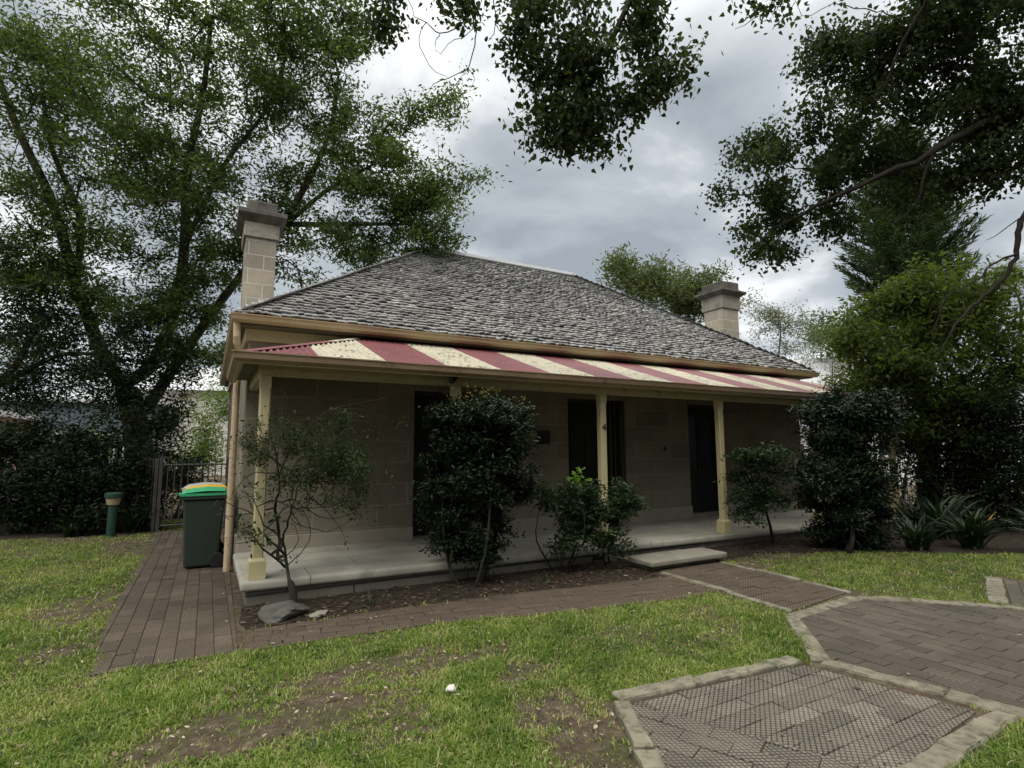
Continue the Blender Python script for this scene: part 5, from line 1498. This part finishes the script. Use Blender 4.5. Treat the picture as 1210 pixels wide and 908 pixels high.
# undergrowth at the right
for label, px, d, bl in (
    ('dark tangled shrub filling the gap beside the yellow-green tree trunk', 1150, 11.6, [(1150, 535, 55, 45, 11.6, 0.8, 150), (1125, 505, 45, 30, 11.8, 0.8, 80), (1150, 590, 55, 34, 11.4, 0.7, 120), (1120, 560, 40, 40, 11.9, 0.6, 80)]),
    ('dark shrub under the yellow-green tree at the right edge', 1205, 10.8, [(1200, 540, 45, 55, 10.8, 0.8, 150), (1190, 485, 45, 30, 11, 0.8, 80), (1215, 590, 45, 40, 10.6, 0.6, 120)]),
    ('dark shrub between the verandah end and the yellow-green tree trunk', 1060, 13.0, [(1062, 505, 34, 30, 13, 0.7, 90), (1085, 530, 24, 40, 13, 0.5, 60), (1085, 608, 44, 20, 12.4, 0.5, 60)])):
    bush('garden_shrub', label, 'shrub', px, d, bl, 'hedge', 0.09, 0.055, 30, 0.16, trunk_r=0.05, stems=3, maxr=0.02)

# ---- strappy plants
def strappy(label, c, n, L, w, name='strap_leaved_plant', mat='strap', yellow=0, seed=0, group=None):
    r = random.Random(seed)
    t = thing(name, label, 'plant', (c[0], c[1], 0.0), group)
    V = []; R = []; F = 7
    def blades(k, LL, ww):
        V = []; R = []
        for _ in range(k):
            a = r.uniform(0, 2 * PI); e0 = math.radians(r.uniform(48, 85)); l = LL * r.uniform(0.65, 1.1)
            o = Vector((r.gauss(0, 0.06), r.gauss(0, 0.06), 0)); d = Vector((math.cos(a), math.sin(a), 0)); sd_ = Vector((-d.y, d.x, 0))
            p = Vector((c[0], c[1], 0.0)) + o; el = e0; bend = r.uniform(0.9, 1.9)
            tw = r.uniform(-0.4, 0.4)
            for q in range(F):
                u = q / (F - 1)
                hw = ww * (0.75 + 0.5 * u) * (1 if u < 0.6 else max(0.05, (1 - u) / 0.4)) * 0.5
                nrm = Vector((-d.x * math.sin(el), -d.y * math.sin(el), math.cos(el)))
                sv = sd_ * math.cos(tw) + nrm * math.sin(tw)
                V.append(tuple(p - sv * hw)); V.append(tuple(p + nrm * (-0.25 * hw))); V.append(tuple(p + sv * hw))
                p = p + (d * math.cos(el) + Vector((0, 0, math.sin(el)))) * (l / (F - 1))
                el -= bend / (F - 1) * (0.5 + u)
                p.z = max(p.z, 0.01)
            R.append(r.random())
        return np.array(V), np.array(R)
    tf = []
    for q in range(F - 1):
        for s_ in (0, 1):
            tf.append((q * 3 + s_, q * 3 + s_ + 1, q * 3 + 4 + s_, q * 3 + 3 + s_))
    V, R = blades(n, L, w)
    o = link('leaves', fast_mesh('leaves', V, tf, n, F * 3, R), M[mat], t)
    o.data.polygons.foreach_set('use_smooth', [True] * len(o.data.polygons))
    if yellow:
        V, R = blades(yellow, L * 0.9, w)
        link('yellowed_leaf', fast_mesh('yellowed_leaf', V, tf, yellow, F * 3, R), M['yellowed'], t)
    return t
strappy('dark clump of narrow strap leaves at the foot of the large dark shrub', (9.15, -1.15), 70, 0.62, 0.026, seed=1)
strappy('middle clump of arching strap leaves on the lawn edge, beside the broad-leaved clump', (9.45, -1.75), 80, 0.66, 0.034, seed=2)
strappy('broad-leaved clump of strap leaves with one yellowed leaf at right edge', (10.3, -2.1), 80, 0.82, 0.055, yellow=2, seed=3)
strappy('tall clump of strap leaves behind the broad-leaved clump, under the tree', (11.0, -1.4), 60, 1.1, 0.06, seed=4)
strappy('strap-leaved clump half out of frame at the far right of the bed', (10.9, -2.9), 70, 0.85, 0.06, seed=5)
strappy('dim clump of strap leaves before the yellow-green tree trunk', (11.6, -0.7), 60, 0.8, 0.045, seed=6)
strappy('clump of strap leaves between the bollard lamp and the gate', (-1.62, 6.75), 70, 0.62, 0.035, seed=7)
strappy('low broad strap-leaved plant in front of the hedge, left of the bollard lamp', (-2.55, 6.75), 26, 0.5, 0.06, seed=8)

# ---- rock and stones
def stone(name, label, cat, c, sx, sy, sz, mat, seed, rough=0.18, rot=0.0):
    bm = bmesh.new()
    bmesh.ops.create_icosphere(bm, subdivisions=5, radius=1)
    r = np.random.default_rng(seed)
    pl_ = [(r.normal(size=3), r.uniform(0.55, 0.9)) for _ in range(12)]
    for v in bm.verts:
        p = np.array(v.co)
        for nrm, k in pl_:
            nn = nrm / np.linalg.norm(nrm); q = p @ nn
            if q > k: p = p - nn * (q - k) * 0.85
        p *= 1 + rough * 0.25 * math.sin(p[0] * 9 + seed) * math.sin(p[1] * 8) * math.sin(p[2] * 7 + 1)
        q_ = Vector(p) * 2.2 + Vector((seed, 0, 0)); p = p * (1 + rough * (0.55 * mnoise.fractal(q_, 0.9, 2.0, 6)))
        x, y = p[0] * sx, p[1] * sy
        v.co = (c[0] + x * math.cos(rot) - y * math.sin(rot), c[1] + x * math.sin(rot) + y * math.cos(rot), c[2] + p[2] * sz)
    me = bpy.data.meshes.new(name); bm.to_mesh(me); bm.free()
    o = link(name, me, mat, None, origin=(c[0], c[1], 0))
    props(o, label, cat)
    return o
stone('rock', 'rough grey rock lying in the bed at the foot of the corner post', 'rock', (0.27, -0.60, 0.05), 0.27, 0.17, 0.105, M['rock'], 4, rot=0.15)
stone('rock', 'small pale grey flat stone beside the larger grey rock', 'rock', (0.61, -0.70, 0.02), 0.10, 0.07, 0.035, M['step'], 6, rot=0.3)
stone('pebble', 'small whitish stone lying on the lawn', 'stone', (1.06, -2.93, 0.035), 0.045, 0.03, 0.028, M['pebble'], 9, rot=0.5)

# ================================================================== GRASS AND LITTER
POLYS = [SIDE_PATH, FRONT_PATH, [(4.7, 0.0), (6.05, 0.0), (5.98, -2.8), (4.62, -2.9)], [(p[0] + (p[0] - 5.2) * 0.045, p[1] + (p[1] + 4.4) * 0.045) for p in OCT],
         [(1.88, -3.5), (3.6, -3.62), (3.9, -4.9), (2.66, -4.92)], [(1.88, -3.5), (2.68, -4.92), (1.9, -6.7), (0.3, -6.7)], BED_R, BED_BACK, BED_L,
         [(-0.1, -0.86), (0.02, -0.86), (0.02, 7), (-0.1, 7)], [(0, 0), (12.7, 0), (12.7, 10), (0, 10)], [(6.78, -3.65), (8.2, -3.1), (8.7, -4.5), (6.8, -4.95)]]
def bare(P):
    """0 = full grass, 1 = bare soil"""
    b = np.zeros(len(P))
    for x, y, rx, ry, k in ((0.0, -2.78, 0.68, 0.30, 1.1), (0.75, -2.32, 0.8, 0.24, 0.85), (1.5, -3.75, 0.28, 0.5, 1.0), (-1.5, 0.8, 0.28, 0.55, 1.0), (-1.45, 4.9, 0.4, 1.1, 0.7), (-2.6, 6.3, 1.6, 0.6, 0.5), (-1.5, -0.75, 0.2, 0.25, 0.55),
                            (3.5, -2.9, 0.35, 0.4, 0.5), (2.9, -2.55, 0.5, 0.2, 0.35), (1.7, -2.9, 0.25, 0.2, 0.6), (0.6, -3.3, 0.25, 0.15, 0.6), (7.0, -0.9, 0.8, 0.3, 0.9), (6.3, -1.2, 0.3, 0.3, 0.6), (6.4, -2.9, 0.5, 0.25, 0.5)):
        d = np.sqrt(((P[:, 0] - x) / rx) ** 2 + ((P[:, 1] - y) / ry) ** 2)
        b = np.maximum(b, k * np.clip(1.55 - 0.95 * d, 0, 1))
    return np.clip(b * 0.95 + 0.40 * fbm(P, 0.8, 3) + 0.34 * fbm(P, 2.3, 5) + 0.25 * fbm(P, 6.0, 6) - 0.02, 0, 1)

NC = 900000
az = RNG.uniform(-1.05, 1.05, NC) + 0.5024
rr_ = 1.9 * (15.0 / 1.9) ** RNG.uniform(0, 1, NC)
P = np.stack([CAM.x + rr_ * np.sin(az), CAM.y + rr_ * np.cos(az)], axis=1)
ok = np.ones(NC, bool)
edge_j = RNG.normal(0, 0.022, (NC, 2)) + 0.075 * np.stack([fbm(P, 1.1, 21), fbm(P, 1.3, 22)], 1)
for q in POLYS: ok &= ~in_poly(P + edge_j, q)
ok &= RNG.uniform(0, 1, NC) > np.clip(bare(P) * 1.15, 0, 0.95)
P = P[ok]; rr_ = rr_[ok]; n = len(P)
hgt = RNG.uniform(0.012, 0.040, n) * (1 + 0.35 * fbm(P, 0.6, 8)) * (1 - 0.45 * bare(P))
hgt *= 1 + 0.6 * (RNG.uniform(0, 1, n) > 0.96)
a = RNG.uniform(0, 2 * PI, n); lean = np.abs(RNG.normal(0.75, 0.45, n))
wd = (0.0026 + 0.0009 * rr_ / 3) * RNG.uniform(0.7, 1.3, n)
dx, dy = np.cos(a), np.sin(a); sx, sy = -dy, dx
base = np.stack([P[:, 0], P[:, 1], np.full(n, 0.0)], 1)
side = np.stack([sx, sy, np.zeros(n)], 1) * wd[:, None]
fw_ = np.stack([dx, dy, np.zeros(n)], 1)
mid = base + fw_ * (hgt * lean * 0.35)[:, None] + np.array([0, 0, 1.0]) * (hgt * 0.62)[:, None]
tip = base + fw_ * (hgt * lean * 1.05)[:, None] + np.array([0, 0, 1.0]) * (hgt * (1.0 - 0.18 * lean))[:, None]
V = np.stack([base - side, base + side, mid + side * 0.8, mid - side * 0.8, tip], 1).reshape(-1, 3)
gr_n = np.clip(0.46 + 0.26 * fbm(P, 0.5, 12) + 0.2 * fbm(P, 2.0, 13) + RNG.normal(0, 0.18, n) + 0.22 * bare(P), 0, 0.88)
gr_n = np.where(RNG.uniform(0, 1, n) > 0.90 - 0.25 * bare(P), RNG.uniform(0.9, 1.0, n), gr_n)
me = fast_mesh('lawn_grass', V, [(0, 1, 2, 3), (3, 2, 4)], n, 5, gr_n)
props(link('lawn_grass', me, M['grass']), 'short patchy green grass of the front lawn', 'grass', kind='stuff')

# broad-leaved weeds scattered through the turf
Q = np.stack([RNG.uniform(-5, 9, 60000), RNG.uniform(-5.5, 6.5, 60000)], 1)
ok = fbm(Q, 0.9, 31) + 0.5 * fbm(Q, 3.0, 32) > 0.55
for q in POLYS: ok &= ~in_poly(Q, q)
Q = Q[ok]
me = leaf_mesh('lawn_weeds', np.concatenate([Q, RNG.uniform(0.012, 0.035, len(Q))[:, None]], 1), 0.022, 0.018, 'oval', None, droop=0.0, up=1.2, jitter=0.5)
props(link('lawn_weeds', me, M['camellia2']), 'small broad-leaved weeds growing through the lawn', 'weeds', kind='stuff')

# fallen leaves
def scatter(poly, n):
    xs_ = [p[0] for p in poly]; ys_ = [p[1] for p in poly]
    out = np.zeros((0, 2))
    while len(out) < n:
        Q = np.stack([RNG.uniform(min(xs_), max(xs_), n * 2), RNG.uniform(min(ys_), max(ys_), n * 2)], 1)
        out = np.concatenate([out, Q[in_poly(Q, poly)]])
    return out[:n]
parts = [scatter(BED_L, 1500), scatter([(5.98, 0), (9.5, 0), (9.3, -1.2), (7.3, -0.95), (5.98, -1.0)], 900)]
zz = [np.full(1500, 0.015), np.full(900, 0.015)]
lawnP = np.stack([RNG.uniform(-5, 9, 26000), RNG.uniform(-5.5, 6.5, 26000)], 1)
ok = np.ones(len(lawnP), bool)
for q in POLYS: ok &= ~in_poly(lawnP, q)
ok &= RNG.uniform(0, 1, len(lawnP)) < 0.05 + 0.95 * bare(lawnP) ** 1.3
parts.append(lawnP[ok]); zz.append(np.full(ok.sum(), 0.030))
pp = np.concatenate([scatter(FRONT_PATH, 150), scatter(SIDE_PATH, 60), scatter(OCT, 26), scatter(QUAD_A, 16), scatter(STEP_PATH, 10)])
parts.append(pp); zz.append(np.full(len(pp), 0.02))
vf = scatter([(0.2, 0.2), (12, 0.2), (12, 1.7), (0.2, 1.7)], 60); parts.append(vf); zz.append(0.265 - 0.0085 * vf[:, 0])
P = np.concatenate(parts); Z = np.concatenate(zz)
P3 = np.concatenate([P, (Z + np.abs(RNG.normal(0, 0.006, len(P))))[:, None]], 1)
tone = np.concatenate([RNG.beta(1.1, 3.6, len(parts[0])), RNG.beta(1.2, 3.2, len(parts[1])), RNG.beta(2.2, 1.1, len(parts[2])), RNG.beta(2, 1.4, len(parts[3])), RNG.beta(1, 2, len(parts[4]))])
Ls_ = np.concatenate([np.full(len(q), v) for q, v in zip(parts, (0.05, 0.05, 0.028, 0.032, 0.045))]) * RNG.uniform(0.5, 1.3, len(P))
me = leaf_mesh('fallen_leaves', P3, Ls_, Ls_ * 0.7, 'oval', tone, droop=0.0, up=1.6, jitter=0.5)
# keep every leaf above the ground
co = np.zeros(len(me.vertices) * 3, np.float32); me.vertices.foreach_get('co', co); co = co.reshape(-1, 3)
lowz = np.repeat((Z - 0.006), len(LEAF['oval'][0])); co[:, 2] = np.maximum(co[:, 2] * 0.5 + lowz * 0.5, lowz); me.vertices.foreach_set('co', co.ravel())
props(link('fallen_leaves', me, M['litter']), 'dry brown fallen leaves strewn over the beds, paths and lawn', 'leaf litter', kind='stuff')

# small weeds and seedlings in the bed
for i, (x, y, s_) in enumerate(((1.15, -0.55, 0.10), (3.25, -0.62, 0.09), (4.66, -0.85, 0.12))):
    strappy(('tiny grassy weed in the leaf litter near the grey rock', 'tiny grassy weed in the leaf litter before the slender shrub', 'small grassy weed beside the stone step')[i], (x, y), 22, s_ * 1.6, 0.008, name='weed', mat='camellia2', seed=30 + i)
